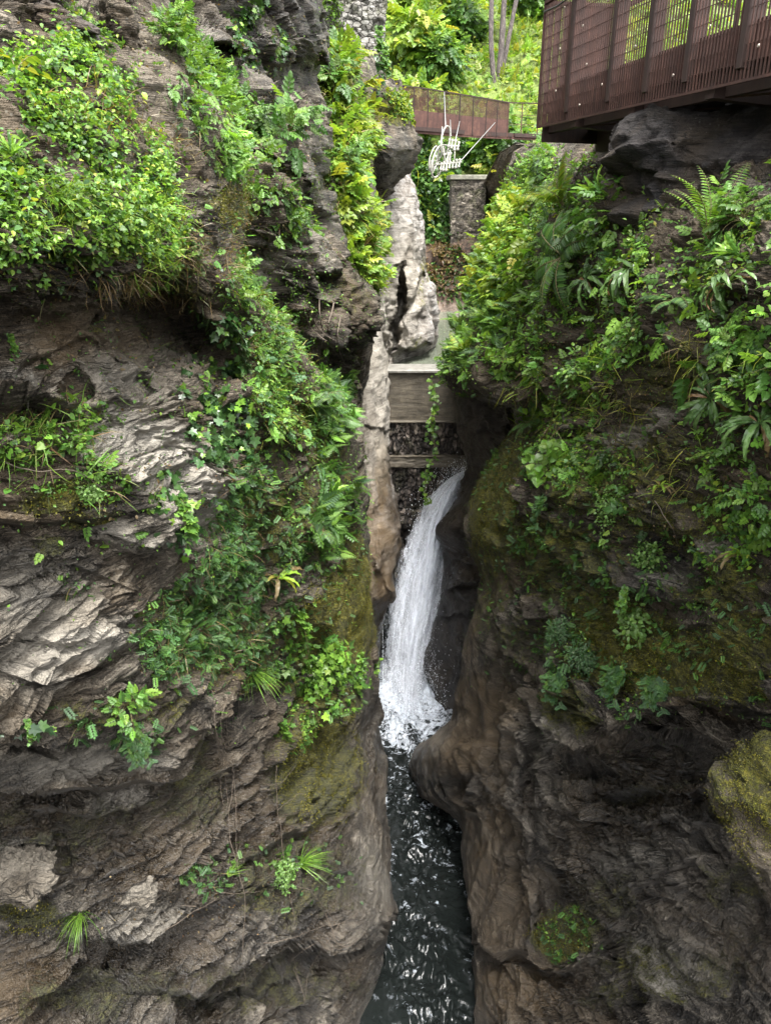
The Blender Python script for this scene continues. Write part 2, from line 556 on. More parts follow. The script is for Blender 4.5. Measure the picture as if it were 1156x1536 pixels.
# ---- near left wall ------------------------------------------------------------------------------
rowsA = [
    (-330, [(-900, 2.4), (-60, 5.4), (60, 6.4), (130, 7.4), (180, 8.4), (220, 9.4), (230, 11), (200, 15)]),
    (0, [(-900, 2.3), (-60, 4.6), (60, 5.5), (130, 6.3), (190, 7.2), (245, 8.2), (255, 10), (200, 13)]),
    (100, [(-900, 2.2), (-60, 4.2), (80, 5.0), (170, 5.8), (240, 6.8), (315, 8.0), (325, 10), (270, 13)]),
    (200, [(-900, 2.2), (-60, 3.9), (80, 4.6), (190, 5.4), (280, 6.5), (345, 7.8), (355, 10), (300, 13)]),
    (300, [(-900, 2.2), (-60, 3.8), (80, 4.4), (190, 5.1), (280, 6.1), (350, 7.6), (365, 10), (310, 13)]),
    (400, [(-900, 2.2), (-60, 3.9), (80, 4.5), (190, 5.2), (280, 6.2), (345, 7.4), (365, 9.5), (320, 13)]),
    (470, [(-900, 2.3), (-60, 4.3), (80, 4.9), (190, 5.7), (290, 6.9), (400, 8.2), (415, 10.5), (380, 14)]),
    (540, [(-900, 2.4), (-60, 4.4), (80, 4.9), (190, 5.7), (310, 7.0), (455, 9.3), (470, 12), (430, 15)]),
    (600, [(-900, 2.4), (-60, 4.3), (80, 4.8), (190, 5.4), (330, 7.0), (515, 10.5), (530, 13), (480, 17)]),
    (700, [(-900, 2.4), (-60, 4.4), (80, 4.8), (200, 5.3), (340, 7.0), (545, 12), (555, 15), (500, 19)]),
    (800, [(-900, 2.5), (-60, 4.6), (80, 5.0), (200, 5.7), (350, 7.6), (555, 13), (562, 16), (520, 20)]),
    (870, [(-900, 2.5), (-60, 4.9), (80, 5.4), (200, 6.2), (390, 8.6), (560, 13.2), (568, 16), (525, 20)]),
    (950, [(-900, 2.6), (-60, 5.0), (80, 5.6), (210, 6.4), (390, 8.8), (569, 14), (575, 17), (530, 21)]),
    (1050, [(-900, 2.7), (-60, 5.2), (80, 5.8), (210, 6.6), (390, 8.9), (575, 14.3), (580, 17.5), (540, 21.5)]),
    (1120, [(-900, 2.8), (-60, 5.6), (80, 6.2), (210, 7.1), (390, 9.4), (579, 14.4), (583, 17.5), (540, 21)]),
    (1250, [(-900, 3.0), (-60, 6.2), (80, 6.9), (220, 7.9), (400, 9.8), (588, 13.5), (592, 16.5), (550, 19)]),
    (1370, [(-900, 3.2), (-60, 6.5), (80, 7.2), (220, 8.1), (410, 9.7), (599, 12.5), (602, 15), (560, 17.5)]),
    (1450, [(-900, 3.4), (-60, 6.9), (80, 7.6), (220, 8.5), (400, 10.2), (583, 12.8), (585, 14.5), (560, 16)]),
    (1536, [(-900, 3.6), (-60, 7.2), (80, 7.9), (220, 8.8), (400, 10.5), (549, 12.9), (560, 14), (560, 15.3)]),
    (1800, [(-900, 4.2), (-60, 8.0), (80, 8.8), (220, 9.5), (380, 10.6), (450, 11.4), (470, 12), (480, 13)]),
]
sheet("rock_cliff", rowsA, M_ROCK_L, 'left', seed=11, vis=(1, 5), shift=-20, step=1.6, label="layered brown schist cliff with moss and ivy left of the stream", cat="cliff",
      ledges=[
          ([(0, 500), (60, 470), (150, 465), (205, 485), (245, 545)], 20, 0.16),
          ([(20, 560), (70, 520), (140, 500), (200, 520)], 16, 0.14),
          ([(0, 592), (60, 585), (110, 612), (165, 600)], 18, 0.28),
          ([(150, 640), (190, 618), (260, 650), (330, 700)], 14, 0.10),
          ([(235, 715), (290, 690)], 12, 0.25),
          ([(270, 795), (310, 775), (338, 715)], 22, 0.30),
          ([(0, 775), (100, 785), (170, 788)], 22, 0.26),
          ([(60, 865), (120, 862), (165, 878)], 12, 0.15),
          ([(165, 830), (205, 842), (240, 820)], 14, 0.18),
          ([(0, 960), (90, 955), (170, 940), (225, 890), (265, 850)], 9, 0.12),
          ([(0, 1010), (60, 1025), (110, 1005), (190, 965), (235, 905)], 14, 0.20),
          ([(0, 1112), (70, 1118), (130, 1116), (200, 1104), (280, 1090)], 12, 0.22),
          ([(40, 1186), (150, 1188), (240, 1174), (288, 1152), (325, 1102), (420, 1050), (440, 1030)], 30, 0.50),
          ([(75, 1215), (150, 1226), (215, 1219), (248, 1186)], 20, 0.22),
          ([(0, 1350), (42, 1348), (78, 1310), (76, 1262)], 22, 0.30),
          ([(150, 1412), (235, 1418), (262, 1398), (330, 1372), (400, 1340)], 34, 0.36),
          ([(60, 1500), (90, 1480), (150, 1472), (300, 1482), (340, 1460)], 30, 0.35),
          ([(440, 846), (520, 852)], 9, 0.18),
          ([(398, 1282), (470, 1244), (540, 1184), (548, 1070)], 18, 0.35),
          ([(330, 1490), (400, 1490), (470, 1442), (505, 1442), (560, 1416), (600, 1366)], 44, 0.9),
          ([(100, 1290), (170, 1300), (225, 1262)], 14, 0.12),
          ([(40, 1400), (110, 1380), (150, 1330), (220, 1290)], 12, 0.12),
      ],
      pushes=[
          (262, 492, 72, 42, 38, 1.15), (335, 560, 30, 46, 20, 0.8), (190, 470, 36, 18, 20, 0.3), (120, 575, 30, 20, -30, 0.4),
          (230, 660, 110, 55, 28, -0.35), (300, 740, 45, 60, 10, -0.3), (100, 1000, 120, 35, -15, -0.18),
          (60, 40, 40, 40, 0, 0.4), (400, 905, 12, 40, 0, 0.5), (370, 1085, 45, 22, -25, 0.5), (185, 1150, 120, 26, -5, -0.2),
          (560, 1280, 40, 110, -5, -0.4), (475, 1160, 70, 80, 10, -0.35), (490, 930, 70, 80, 0, -0.2), (30, 1300, 50, 40, 0, -0.3), (40, 1220, 60, 40, -30, 0.4)],
      moss=[(500, 935, 75, 85, 0, 0.95), (480, 1150, 75, 100, 0, 0.85), (45, 1375, 60, 30, 0, 0.7), (100, 755, 80, 25, 0, 0.75), (430, 590, 50, 130, -30, 0.62),
            (490, 690, 45, 90, -20, 0.5), (345, 310, 45, 40, 40, 0.6), (540, 870, 25, 90, -8, 0.8), (350, 860, 60, 60, 0, 0.4), (80, 830, 40, 20, 0, 0.5),
            (160, 790, 60, 14, -5, 0.5), (30, 1250, 50, 90, -20, 0.35), (370, 1330, 60, 60, 0, 0.3), (310, 1130, 30, 50, 0, 0.5), (440, 1030, 90, 20, 0, 0.5),
            (60, 430, 60, 20, 0, 0.4), (180, 490, 30, 15, 0, 0.4), (330, 1480, 300, 40, 0, 0.4), (440, 780, 110, 90, -10, 0.55), (330, 960, 170, 90, 10, 0.5), (450, 1320, 130, 90, 0, 0.45), (200, 1060, 160, 30, 0, 0.45), (120, 1260, 150, 60, -20, 0.4), (300, 1200, 80, 60, 0, 0.45), (110, 1480, 120, 50, 0, 0.45), (250, 430, 90, 40, 20, 0.5), (100, 610, 90, 20, 0, 0.4), (500, 1060, 60, 40, 0, 0.6), (400, 640, 40, 90, -15, 0.45)],
      pale=[(235, 670, 125, 60, 30, 1.0), (300, 760, 55, 70, 10, 0.9), (180, 560, 60, 30, 30, 0.5), (110, 960, 140, 30, -10, 0.85), (40, 1010, 60, 40, 0, 0.7), (60, 900, 90, 60, 0, 0.35),
            (30, 1300, 50, 40, 0, 0.9), (180, 1205, 60, 18, -5, 0.7), (230, 1390, 80, 35, -10, 0.7), (210, 820, 60, 20, 10, 0.6), (20, 560, 50, 20, 0, 0.6),
            (150, 1150, 140, 24, -5, 0.45), (250, 130, 70, 120, -35, 0.45), (560, 1320, 30, 80, -5, 0.35), (250, 560, 60, 60, 30, 0.35)],
      wet=[(250, 1330, 480, 260, 0, 0.95), (540, 1240, 50, 170, -4, 0.8), (60, 860, 100, 50, 0, 0.7), (300, 1500, 400, 80, 0, 0.9), (580, 1480, 60, 90, 0, 1.0), (560, 1120, 25, 110, -3, 0.9), (360, 1180, 40, 60, 0, 0.8), (20, 1180, 50, 60, 0, 0.8)],  # lower blobs hold painted gorge shade along with real damp
      soil=[(150, 190, 220, 260, 30, 0.75), (250, 420, 110, 45, 20, 0.8), (60, 450, 90, 30, 0, 0.7), (330, 480, 110, 160, -35, 0.6), (100, 720, 130, 50, 0, 0.7),
            (330, 930, 150, 120, 0, 0.7), (130, 1060, 140, 40, 0, 0.55), (470, 740, 80, 120, -15, 0.8), (340, 180, 60, 140, -35, 0.7), (330, 1130, 90, 60, 0, 0.5), (310, 1330, 80, 30, 0, 0.4)],
      ochre=[(120, 500, 130, 50, 0, 0.45), (260, 1250, 300, 120, 0, 0.3), (40, 1480, 70, 60, -40, 0.5), (330, 1190, 40, 60, 0, 0.35), (230, 1390, 60, 30, 0, 0.4), (150, 1060, 60, 20, 0, 0.4)])

# ---- rock behind the left wall -------------------------------------------------------------------
rowsB = [
    (-330, [(100, 9.6), (240, 9.9), (370, 11.2), (472, 13), (480, 15), (430, 18)]),
    (0, [(150, 9.2), (270, 9.7), (390, 11), (476, 13), (485, 15), (430, 18)]),
    (60, [(180, 9.1), (300, 9.6), (400, 10.9), (482, 13.1), (488, 15), (430, 18)]),
    (110, [(200, 9.2), (315, 9.6), (405, 11.1), (464, 13.1), (474, 15), (430, 18)]),
    (170, [(230, 9.2), (335, 9.6), (412, 11.0), (474, 13), (482, 15), (430, 18)]),
    (240, [(245, 8.9), (340, 9.1), (420, 10.5), (470, 13.1), (478, 15), (430, 18)]),
    (320, [(262, 8.6), (352, 9), (432, 10.6), (476, 13.1), (486, 15), (440, 18)]),
    (360, [(275, 8.7), (365, 9.2), (440, 10.8), (496, 13.4), (504, 15.5), (470, 19)]),
    (410, [(290, 9.1), (380, 9.8), (455, 11.5), (520, 14.1), (530, 16), (490, 19)]),
    (450, [(300, 9.5), (395, 10.3), (472, 12.4), (548, 14.9), (560, 17), (520, 20)]),
    (495, [(330, 10.2), (420, 11.2), (490, 13.2), (556, 15.3), (560, 17.5), (520, 20)]),
    (522, [(340, 11.2), (425, 12.2), (492, 13.9), (540, 15.7), (545, 18), (510, 20)]),
    (560, [(380, 13.5), (440, 14.4), (500, 16), (530, 17.2), (533, 18.5), (510, 20)]),
    (760, [(430, 17), (460, 17.5), (500, 18), (525, 18.6), (530, 19.5), (510, 21)]),
]
sheet("rock_ledge", rowsB, M_ROCK_L, 'left', seed=31, vis=(0, 3), amp=1.35, dmin=0.5, jag=9.0, label="dark overhanging rock band behind the left cliff", cat="cliff",
      ledges=[([(250, 60), (330, 70), (400, 110), (480, 90)], 30, 0.5), ([(330, 330), (400, 360), (430, 420), (460, 440)], 20, 0.4),
              ([(400, 545), (450, 500), (500, 520), (560, 500)], 22, 0.5), ([(380, 200), (440, 260), (470, 330)], 30, 0.3)],
      pushes=[(400, 60, 90, 60, 20, 0.5), (440, 110, 45, 40, 0, -0.5), (415, 390, 40, 40, 0, -0.5), (455, 450, 50, 40, 10, -0.4), (300, 260, 50, 80, -30, -0.2), (410, 470, 30, 20, 0, 0.6)],
      moss=[(345, 310, 60, 50, 40, 0.7), (320, 180, 40, 100, -30, 0.3), (520, 440, 40, 50, 0, 0.35)],
      pale=[(400, 400, 50, 50, 0, 0.5), (300, 120, 60, 90, -30, 0.4), (480, 380, 30, 60, 0, 0.4)],
      soil=[(490, 480, 70, 45, 0, 0.8), (340, 220, 60, 120, -30, 0.6), (430, 330, 50, 60, 0, 0.4)],
      wet=[(400, 60, 120, 90, 0, 0.75), (475, 270, 30, 90, 0, 0.8), (480, 515, 80, 25, 0, 0.5)], ochre=[(330, 320, 50, 40, 30, 0.3)])

rowsC = [
    (140, [(440, 22), (490, 22), (540, 22), (575, 22.5), (580, 23.5), (560, 26)]),
    (78, [(440, 18.6), (487, 18.6), (530, 19), (566, 20), (574, 21.5), (550, 25)]),
    (92, [(440, 17.4), (485, 17.2), (528, 17.7), (564, 19), (572, 21), (540, 25)]),
    (130, [(444, 16.7), (488, 16.4), (525, 16.8), (558, 18.3), (568, 20.6), (535, 24)]),
    (200, [(450, 16.4), (497, 16), (525, 16.3), (548, 17.8), (556, 20), (530, 24)]),
    (300, [(460, 16), (505, 15.5), (533, 16), (558, 17.5), (562, 20), (540, 24)]),
    (400, [(470, 15.8), (515, 15.5), (542, 15.8), (567, 17), (570, 20), (545, 24)]),
    (460, [(480, 16), (520, 16), (545, 16.2), (566, 17.3), (568, 20), (545, 24)]),
    (520, [(490, 18), (520, 18), (540, 18.2), (555, 19), (558, 21), (540, 24)]),
    (620, [(490, 20.5), (520, 20.5), (530, 20.6), (540, 21), (542, 22), (530, 24)]),
]
sheet("rock_buttress", rowsC, M_ROCK_L, 'steep', seed=41, vis=(0, 3), amp=0.7, label="narrow rock buttress hung with grass behind the left cliff", cat="cliff",
      moss=[(520, 250, 30, 160, 0, 0.5)], soil=[(520, 300, 40, 200, 0, 0.6)], pale=[(550, 380, 20, 120, 0, 0.4)], wet=[(485, 280, 14, 110, 0, 0.6)])

rowsG = [
    (120, [(530, 20.2), (560, 20), (585, 20.6), (597, 21.8), (598, 24), (570, 27)]),
    (150, [(530, 19.6), (562, 19.4), (590, 20), (606, 21.3), (602, 24), (570, 27)]),
    (205, [(528, 19.2), (568, 18.9), (602, 19.7), (624, 21.2), (615, 24), (570, 27)]),
    (240, [(530, 19.4), (568, 19.2), (600, 20), (620, 21.5), (610, 24), (570, 27)]),
    (268, [(530, 20.4), (562, 20.4), (588, 21), (600, 22.2), (596, 24), (570, 27)]),
    (290, [(530, 21.6), (556, 21.6), (575, 22), (582, 23), (580, 24.5), (560, 27)]),
    (330, [(530, 23), (550, 23.2), (560, 23.5), (565, 24), (566, 25), (550, 27)]),
]
sheet("rock_overhang", rowsG, M_ROCK_L, 'flat', seed=51, step=1.6, vis=(0, 3), amp=0.9, dmin=0.45, jag=7.0, label="dark overhanging boulder nose above the pale polished rock", cat="rock", flute=0.25,
      moss=[(590, 165, 35, 25, 30, 0.7)], pale=[(565, 175, 22, 18, 0, 0.9)], wet=[(580, 235, 45, 45, 0, 0.75)], smooth=[(580, 230, 50, 60, 0, 0.6)])

rowsT = [
    (230, [(510, 24), (550, 23.8), (585, 24.5), (603, 25.5), (606, 28), (580, 33)]),
    (285, [(510, 24), (552, 23.6), (592, 24), (618, 25.3), (620, 28), (590, 33)]),
    (330, [(510, 24), (558, 23.4), (602, 24), (630, 25.6), (634, 28), (600, 33)]),
    (400, [(520, 24), (560, 23.4), (604, 24), (633, 25.8), (637, 29), (600, 34)]),
    (440, [(530, 24), (565, 23.6), (612, 24.2), (647, 26), (650, 29), (610, 34)]),
    (490, [(540, 24), (568, 23.9), (615, 24.6), (651, 26.2), (654, 29), (610, 34)]),
    (520, [(545, 24.3), (572, 24.5), (612, 24.9), (645, 26.2), (646, 29), (610, 34)]),
    (545, [(548, 25), (576, 25), (600, 25.6), (628, 27), (630, 29), (600, 34)]),
    (640, [(550, 25.6), (576, 25.6), (600, 26), (620, 27.6), (622, 29.6), (600, 34)]),
]
sheet("rock_outcrop", rowsT, M_ROCK_P, 'steep', seed=61, step=1.4, vis=(0, 3), amp=0.45, flute=0.5, dmin=0.4, laminae=0.4, label="pale grey water-polished rock beside the upper pool", cat="rock",
      ledges=[([(560, 520), (580, 500), (592, 420), (600, 400)], 9, 0.5), ([(598, 520), (602, 470), (625, 425), (640, 400)], 7, 0.7), ([(600, 525), (640, 515)], 12, 0.5)],
      pushes=[(597, 480, 8, 55, 8, 1.2), (606, 425, 6, 26, 10, 0.8), (586, 505, 5, 30, 20, 0.6), (625, 470, 12, 50, -10, -0.4), (575, 540, 14, 30, 0, -0.4)],
      smooth=[(590, 430, 70, 120, 0, 0.75)], soil=[(610, 400, 8, 60, 10, 0.5)], moss=[(635, 420, 14, 60, 0, 0.4), (625, 515, 25, 12, 0, 0.5), (560, 400, 12, 60, 0, 0.3)],
      pale=[(585, 420, 60, 140, 0, 0.7)], ochre=[(600, 500, 10, 30, 0, 0.25)], wet=[(575, 330, 40, 40, 0, 0.4), (610, 526, 40, 10, 0, 0.6)])

rowsW = [
    (450, [(490, 21), (525, 22), (546, 22.6), (560, 23.3), (565, 25), (550, 28)]),
    (500, [(490, 20.8), (525, 21.8), (550, 22.5), (568, 23.3), (572, 25), (555, 28)]),
    (550, [(490, 20.5), (525, 21.5), (555, 22.3), (579, 23.4), (582, 25.5), (560, 28)]),
    (640, [(490, 20), (525, 21), (555, 21.8), (578, 23), (580, 25), (560, 27)]),
    (700, [(500, 19.5), (535, 20.5), (560, 21.3), (581, 22.5), (583, 25), (560, 27)]),
    (760, [(505, 19.3), (545, 20.2), (568, 20.8), (593, 21.8), (595, 24), (570, 26)]),
    (820, [(505, 19), (545, 20), (572, 20.3), (598, 21.2), (597, 23), (570, 25)]),
    (865, [(505, 19), (545, 19.8), (570, 20.2), (588, 21), (586, 23), (570, 25)]),
    (895, [(510, 19), (548, 19.8), (570, 20.3), (590, 20.8), (587, 22.5), (570, 25)]),
    (925, [(510, 19.2), (545, 20.3), (560, 20.8), (576, 21.4), (575, 23), (560, 25)]),
    (1000, [(510, 20), (535, 21), (552, 21.5), (566, 22.3), (566, 23.5), (550, 25)]),
    (1130, [(510, 20.5), (530, 21), (545, 21.4), (556, 22), (556, 23), (545, 25)]),
]
sheet("gorge_wall", rowsW, M_ROCK_P, 'steep', seed=71, step=1.4, vis=(0, 3), amp=0.5, flute=0.5, laminae=0.5, bscale=1.3, label="narrow pale scoured rock wall left of the weir and waterfall", cat="cliff",
      ledges=[([(565, 850), (590, 905), (575, 925)], 8, 0.3), ([(560, 640), (580, 640)], 8, 0.3)],
      pushes=[(575, 860, 6, 30, 0, 0.3), (560, 790, 6, 60, -8, 0.35), (572, 680, 7, 70, -5, 0.3)],
      smooth=[(560, 560, 30, 60, 0, 0.6), (580, 840, 30, 60, 0, 0.7)],
      pale=[(562, 590, 40, 150, 0, 0.7), (545, 520, 30, 60, 0, 0.6)], soil=[(545, 640, 18, 90, 0, 0.5)],
      ochre=[(572, 830, 40, 110, 0, 0.7), (572, 720, 12, 80, 0, 0.95), (560, 760, 20, 60, 0, 0.5)],
      wet=[(545, 640, 16, 70, 0, 0.6), (580, 720, 10, 70, 0, 0.7), (570, 960, 40, 60, 0, 1.0), (590, 770, 12, 30, 0, 0.8), (580, 870, 25, 40, 0, 0.35)])

# ---- right wall ----------------------------------------------------------------------------------
rowsD = [
    (330, [(700, 44), (740, 42), (800, 38), (880, 34), (960, 26), (1060, 18), (1260, 13), (1900, 7)]),
    (232, [(745, 32), (775, 29), (800, 24), (866, 19), (950, 14.5), (1050, 11), (1260, 8.5), (1900, 4.6)]),
    (215, [(785, 28), (798, 25), (812, 20), (866, 15.5), (950, 11.8), (1050, 9.4), (1260, 7), (1900, 3.8)]),
    (240, [(765, 26), (785, 22), (800, 17.5), (860, 13.7), (950, 10.6), (1050, 8.8), (1260, 6.5), (1900, 3.6)]),
    (300, [(755, 25), (778, 21), (792, 17.5), (848, 12.5), (930, 9.8), (1040, 8.2), (1260, 5.8), (1900, 3.3)]),
    (360, [(730, 25), (744, 22), (756, 18.4), (820, 12.8), (920, 9.3), (1040, 7.6), (1260, 5.3), (1900, 3.1)]),
    (430, [(704, 25), (712, 22), (724, 18.8), (802, 13), (910, 9.1), (1030, 7.2), (1260, 5.0), (1900, 3.0)]),
    (500, [(690, 25), (686, 22.2), (692, 19), (785, 13.3), (900, 9.3), (1020, 7.2), (1260, 5.0), (1900, 3.0)]),
    (555, [(680, 25), (666, 21.8), (668, 18.8), (770, 13.5), (890, 9.6), (1010, 7.5), (1260, 5.1), (1900, 3.0)]),
    (588, [(700, 24), (686, 21.8), (684, 19), (774, 13.9), (890, 9.8), (1010, 7.6), (1260, 5.2), (1900, 3.0)]),
    (610, [(790, 22), (768, 19), (766, 16.4), (812, 13.2), (890, 9.9), (1010, 7.7), (1260, 5.3), (1900, 3.0)]),
    (650, [(790, 21.5), (770, 19), (768, 16.2), (812, 12.9), (890, 9.8), (1010, 7.7), (1260, 5.3), (1900, 3.0)]),
    (690, [(770, 21), (742, 18.5), (740, 16), (800, 12.6), (890, 9.7), (1010, 7.7), (1260, 5.3), (1900, 3.0)]),
    (740, [(750, 21), (719, 18.5), (716, 16), (790, 12.4), (890, 9.6), (1010, 7.7), (1260, 5.4), (1900, 3.0)]),
    (800, [(730, 21), (703, 18.5), (701, 16), (780, 12.4), (890, 9.7), (1010, 7.9), (1260, 5.6), (1900, 3.1)]),
    (870, [(740, 21), (724, 18), (725, 15.8), (790, 12.4), (890, 9.7), (1010, 8), (1260, 5.7), (1900, 3.2)]),
    (950, [(720, 21), (705, 18.5), (706, 16), (780, 12.4), (890, 9.6), (1010, 8), (1260, 5.8), (1900, 3.2)]),
    (1040, [(710, 21.5), (689, 18.8), (690, 16.5), (770, 12.6), (890, 9.7), (1010, 8.2), (1260, 6), (1900, 3.4)]),
    (1078, [(690, 21.5), (680, 19.2), (680, 17.2), (755, 13.0), (880, 9.9), (1010, 8.4), (1260, 6.1), (1900, 3.5)]),
    (1100, [(690, 21.5), (660, 19.5), (656, 17.8), (740, 13.2), (880, 10.1), (1010, 8.5), (1260, 6.2), (1900, 3.5)]),
    (1122, [(670, 21), (634, 19.6), (632, 18), (728, 13.4), (880, 10.3), (1010, 8.7), (1260, 6.4), (1900, 3.6)]),
    (1160, [(660, 21), (624, 19.6), (621, 18), (720, 13.6), (880, 10.4), (1010, 8.8), (1260, 6.6), (1900, 3.7)]),
    (1195, [(660, 20), (638, 19), (632, 17.6), (720, 13.6), (880, 10.5), (1010, 9), (1260, 6.9), (1900, 3.8)]),
    (1230, [(700, 19), (688, 17.8), (686, 16), (738, 13.3), (880, 10.6), (1010, 9.1), (1260, 7.1), (1900, 3.9)]),
    (1320, [(705, 17.5), (699, 16), (698, 14.3), (750, 12.8), (880, 10.7), (1010, 9.2), (1260, 7.3), (1900, 4)]),
    (1420, [(718, 16), (713, 14.5), (713, 13), (775, 12.1), (880, 10.7), (1010, 9.4), (1260, 7.6), (1900, 4.2)]),
    (1450, [(718, 15.5), (714, 14.4), (714, 13.1), (785, 12.0), (880, 10.7), (1010, 9.5), (1260, 7.7), (1900, 4.3)]),
    (1536, [(718, 14), (714, 13.4), (713, 12.8), (785, 12), (880, 10.9), (1010, 9.7), (1260, 8), (1900, 4.5)]),
    (1800, [(740, 11.5), (722, 11.2), (712, 11), (790, 10.8), (880, 10.4), (1010, 9.8), (1260, 8.6), (1900, 5.4)]),
]
sheet("rock_cliff", rowsD, M_ROCK_R, 'right', seed=81, vis=(2, 6), label="dark mossy layered cliff right of the stream with deep hollows", cat="cliff", flute=0.45, sil="left", step=1.6, calm=[(760, 270, 130, 110, 0, 0.6)],
      smooth=[(720, 1150, 70, 330, -4, 0.95), (700, 1000, 45, 150, 0, 0.8), (660, 1130, 60, 60, 0, 0.9), (780, 1280, 45, 170, -5, 0.7), (720, 1490, 100, 50, 0, 0.8), (880, 1300, 70, 60, 0, 0.5), (1110, 1400, 60, 140, 0, 0.5)],
      ledges=[
          ([(690, 800), (760, 830), (820, 852), (900, 862)], 14, 0.16),
          ([(870, 802), (905, 812), (945, 816)], 10, 0.22),
          ([(890, 866), (930, 868), (960, 884), (1000, 900), (1032, 904)], 14, 0.40),
          ([(985, 942), (1042, 942)], 11, 0.35),
          ([(1030, 985), (1080, 1000), (1156, 1010)], 14, 0.16),
          ([(1040, 900), (1156, 930)], 12, 0.10),
          ([(820, 950), (822, 990), (842, 1050), (880, 1090), (930, 1100), (962, 1066), (1010, 1050), (1060, 1052), (1110, 1068), (1250, 1090)], 36, 0.95),
          ([(890, 1108), (960, 1126), (1020, 1118), (1100, 1128), (1180, 1130)], 12, 0.24),
          ([(880, 1140), (950, 1150), (1040, 1152), (1120, 1156)], 9, 0.2),
          ([(800, 870), (870, 905), (905, 935)], 10, 0.16),
          ([(760, 980), (820, 1030), (870, 1110), (900, 1130)], 12, 0.2),
          ([(880, 1230), (950, 1240), (1020, 1225), (1070, 1235)], 12, 0.2),
          ([(850, 1300), (900, 1310), (960, 1290)], 10, 0.14),
          ([(885, 1168), (960, 1180), (1010, 1196), (1060, 1180), (1130, 1190)], 20, 0.42),
          ([(930, 1345), (990, 1320), (1040, 1290)], 14, 0.22),
          ([(715, 1418), (760, 1432), (800, 1452), (862, 1458), (880, 1440)], 26, 0.6),
          ([(880, 1500), (960, 1480), (1010, 1500)], 16, 0.15),
          ([(770, 645), (840, 650), (900, 600)], 12, 0.10),
          ([(800, 770), (850, 740), (900, 760)], 12, 0.15),
          ([(830, 905), (870, 890), (930, 880)], 10, 0.08)],
      pushes=[(930, 980, 105, 95, 10, -0.65), (1000, 1160, 170, 55, 4, 0.9), (900, 1240, 60, 40, -20, 0.35), (1060, 1230, 60, 60, 0, 0.3), (960, 1280, 70, 50, -20, -0.25),
              (790, 1160, 14, 90, -8, 0.7), (808, 1340, 10, 110, -4, 0.55), (770, 1060, 10, 50, -20, 0.3), (740, 1200, 20, 160, -4, -0.4), (690, 1140, 60, 70, 20, -0.3),
              (690, 1190, 40, 20, 25, 0.7), (1105, 1400, 16, 120, 0, 0.35), (960, 1420, 60, 90, 0, -0.3), (740, 800, 30, 14, 0, 0.3), (1040, 890, 22, 10, 20, 0.3),
              (990, 630, 110, 45, -32, -0.25), (800, 690, 60, 40, -20, -0.2)],
      moss=[(930, 970, 110, 80, 20, 0.95), (1060, 1000, 120, 60, 12, 0.7), (840, 830, 130, 70, 15, 0.62), (745, 740, 45, 100, 15, 0.7), (1080, 880, 100, 60, 0, 0.55),
            (845, 1400, 50, 42, 0, 0.9), (740, 900, 40, 80, 15, 0.4), (850, 1060, 60, 40, 30, 0.6), (900, 1500, 60, 30, 0, 0.4), (880, 740, 60, 40, 0, 0.6), (1010, 560, 90, 60, -30, 0.5), (1000, 780, 120, 60, 0, 0.5),
            (1110, 1440, 50, 60, 0, 0.3), (985, 820, 60, 30, 0, 0.35), (800, 960, 60, 50, 0, 0.4), (760, 680, 60, 60, 0, 0.6), (860, 880, 120, 50, 15, 0.55), (1120, 970, 90, 70, 0, 0.6), (960, 700, 140, 60, -20, 0.5), (1000, 1450, 160, 60, 0, 0.42), (900, 1350, 90, 50, 0, 0.4), (960, 1180, 100, 14, 0, 0.4), (1090, 1330, 70, 60, 0, 0.4), (730, 830, 40, 60, 10, 0.55)],
      pale=[(960, 640, 80, 26, -32, 0.9), (1080, 820, 60, 26, 0, 0.5), (990, 1440, 90, 60, 0, 0.6), (940, 1290, 60, 30, 0, 0.45), (810, 1100, 60, 40, -20, 0.4), (990, 870, 40, 16, 0, 0.4), (640, 1110, 40, 30, 0, 0.35)],
      soil=[(900, 420, 280, 200, 0, 0.9), (1080, 520, 140, 240, 0, 0.9), (780, 480, 160, 140, 0, 0.8), (980, 600, 120, 70, -35, 0.55), (1090, 750, 100, 80, 0, 0.7), (1080, 930, 90, 60, 0, 0.5), (880, 720, 120, 60, 0, 0.7), (820, 1340, 50, 40, 0, 0.3)],
      ochre=[(720, 1080, 60, 80, 0, 0.5), (740, 1330, 50, 120, 0, 0.45), (770, 1490, 90, 50, 0, 0.6), (680, 1130, 50, 40, 0, 0.6), (1000, 1190, 80, 16, 0, 0.35), (760, 860, 30, 80, 15, 0.3)],
      wet=[(1000, 1200, 260, 110, 0, 0.95), (900, 1330, 160, 120, 0, 0.9), (1090, 1420, 120, 150, 0, 0.8), (740, 1250, 80, 230, 0, 0.65), (640, 1160, 50, 50, 0, 0.85), (790, 1490, 140, 60, 0, 0.8),
           (760, 630, 60, 50, 0, 0.8), (800, 1000, 90, 110, 0, 0.5), (870, 850, 120, 30, 10, 0.5)])

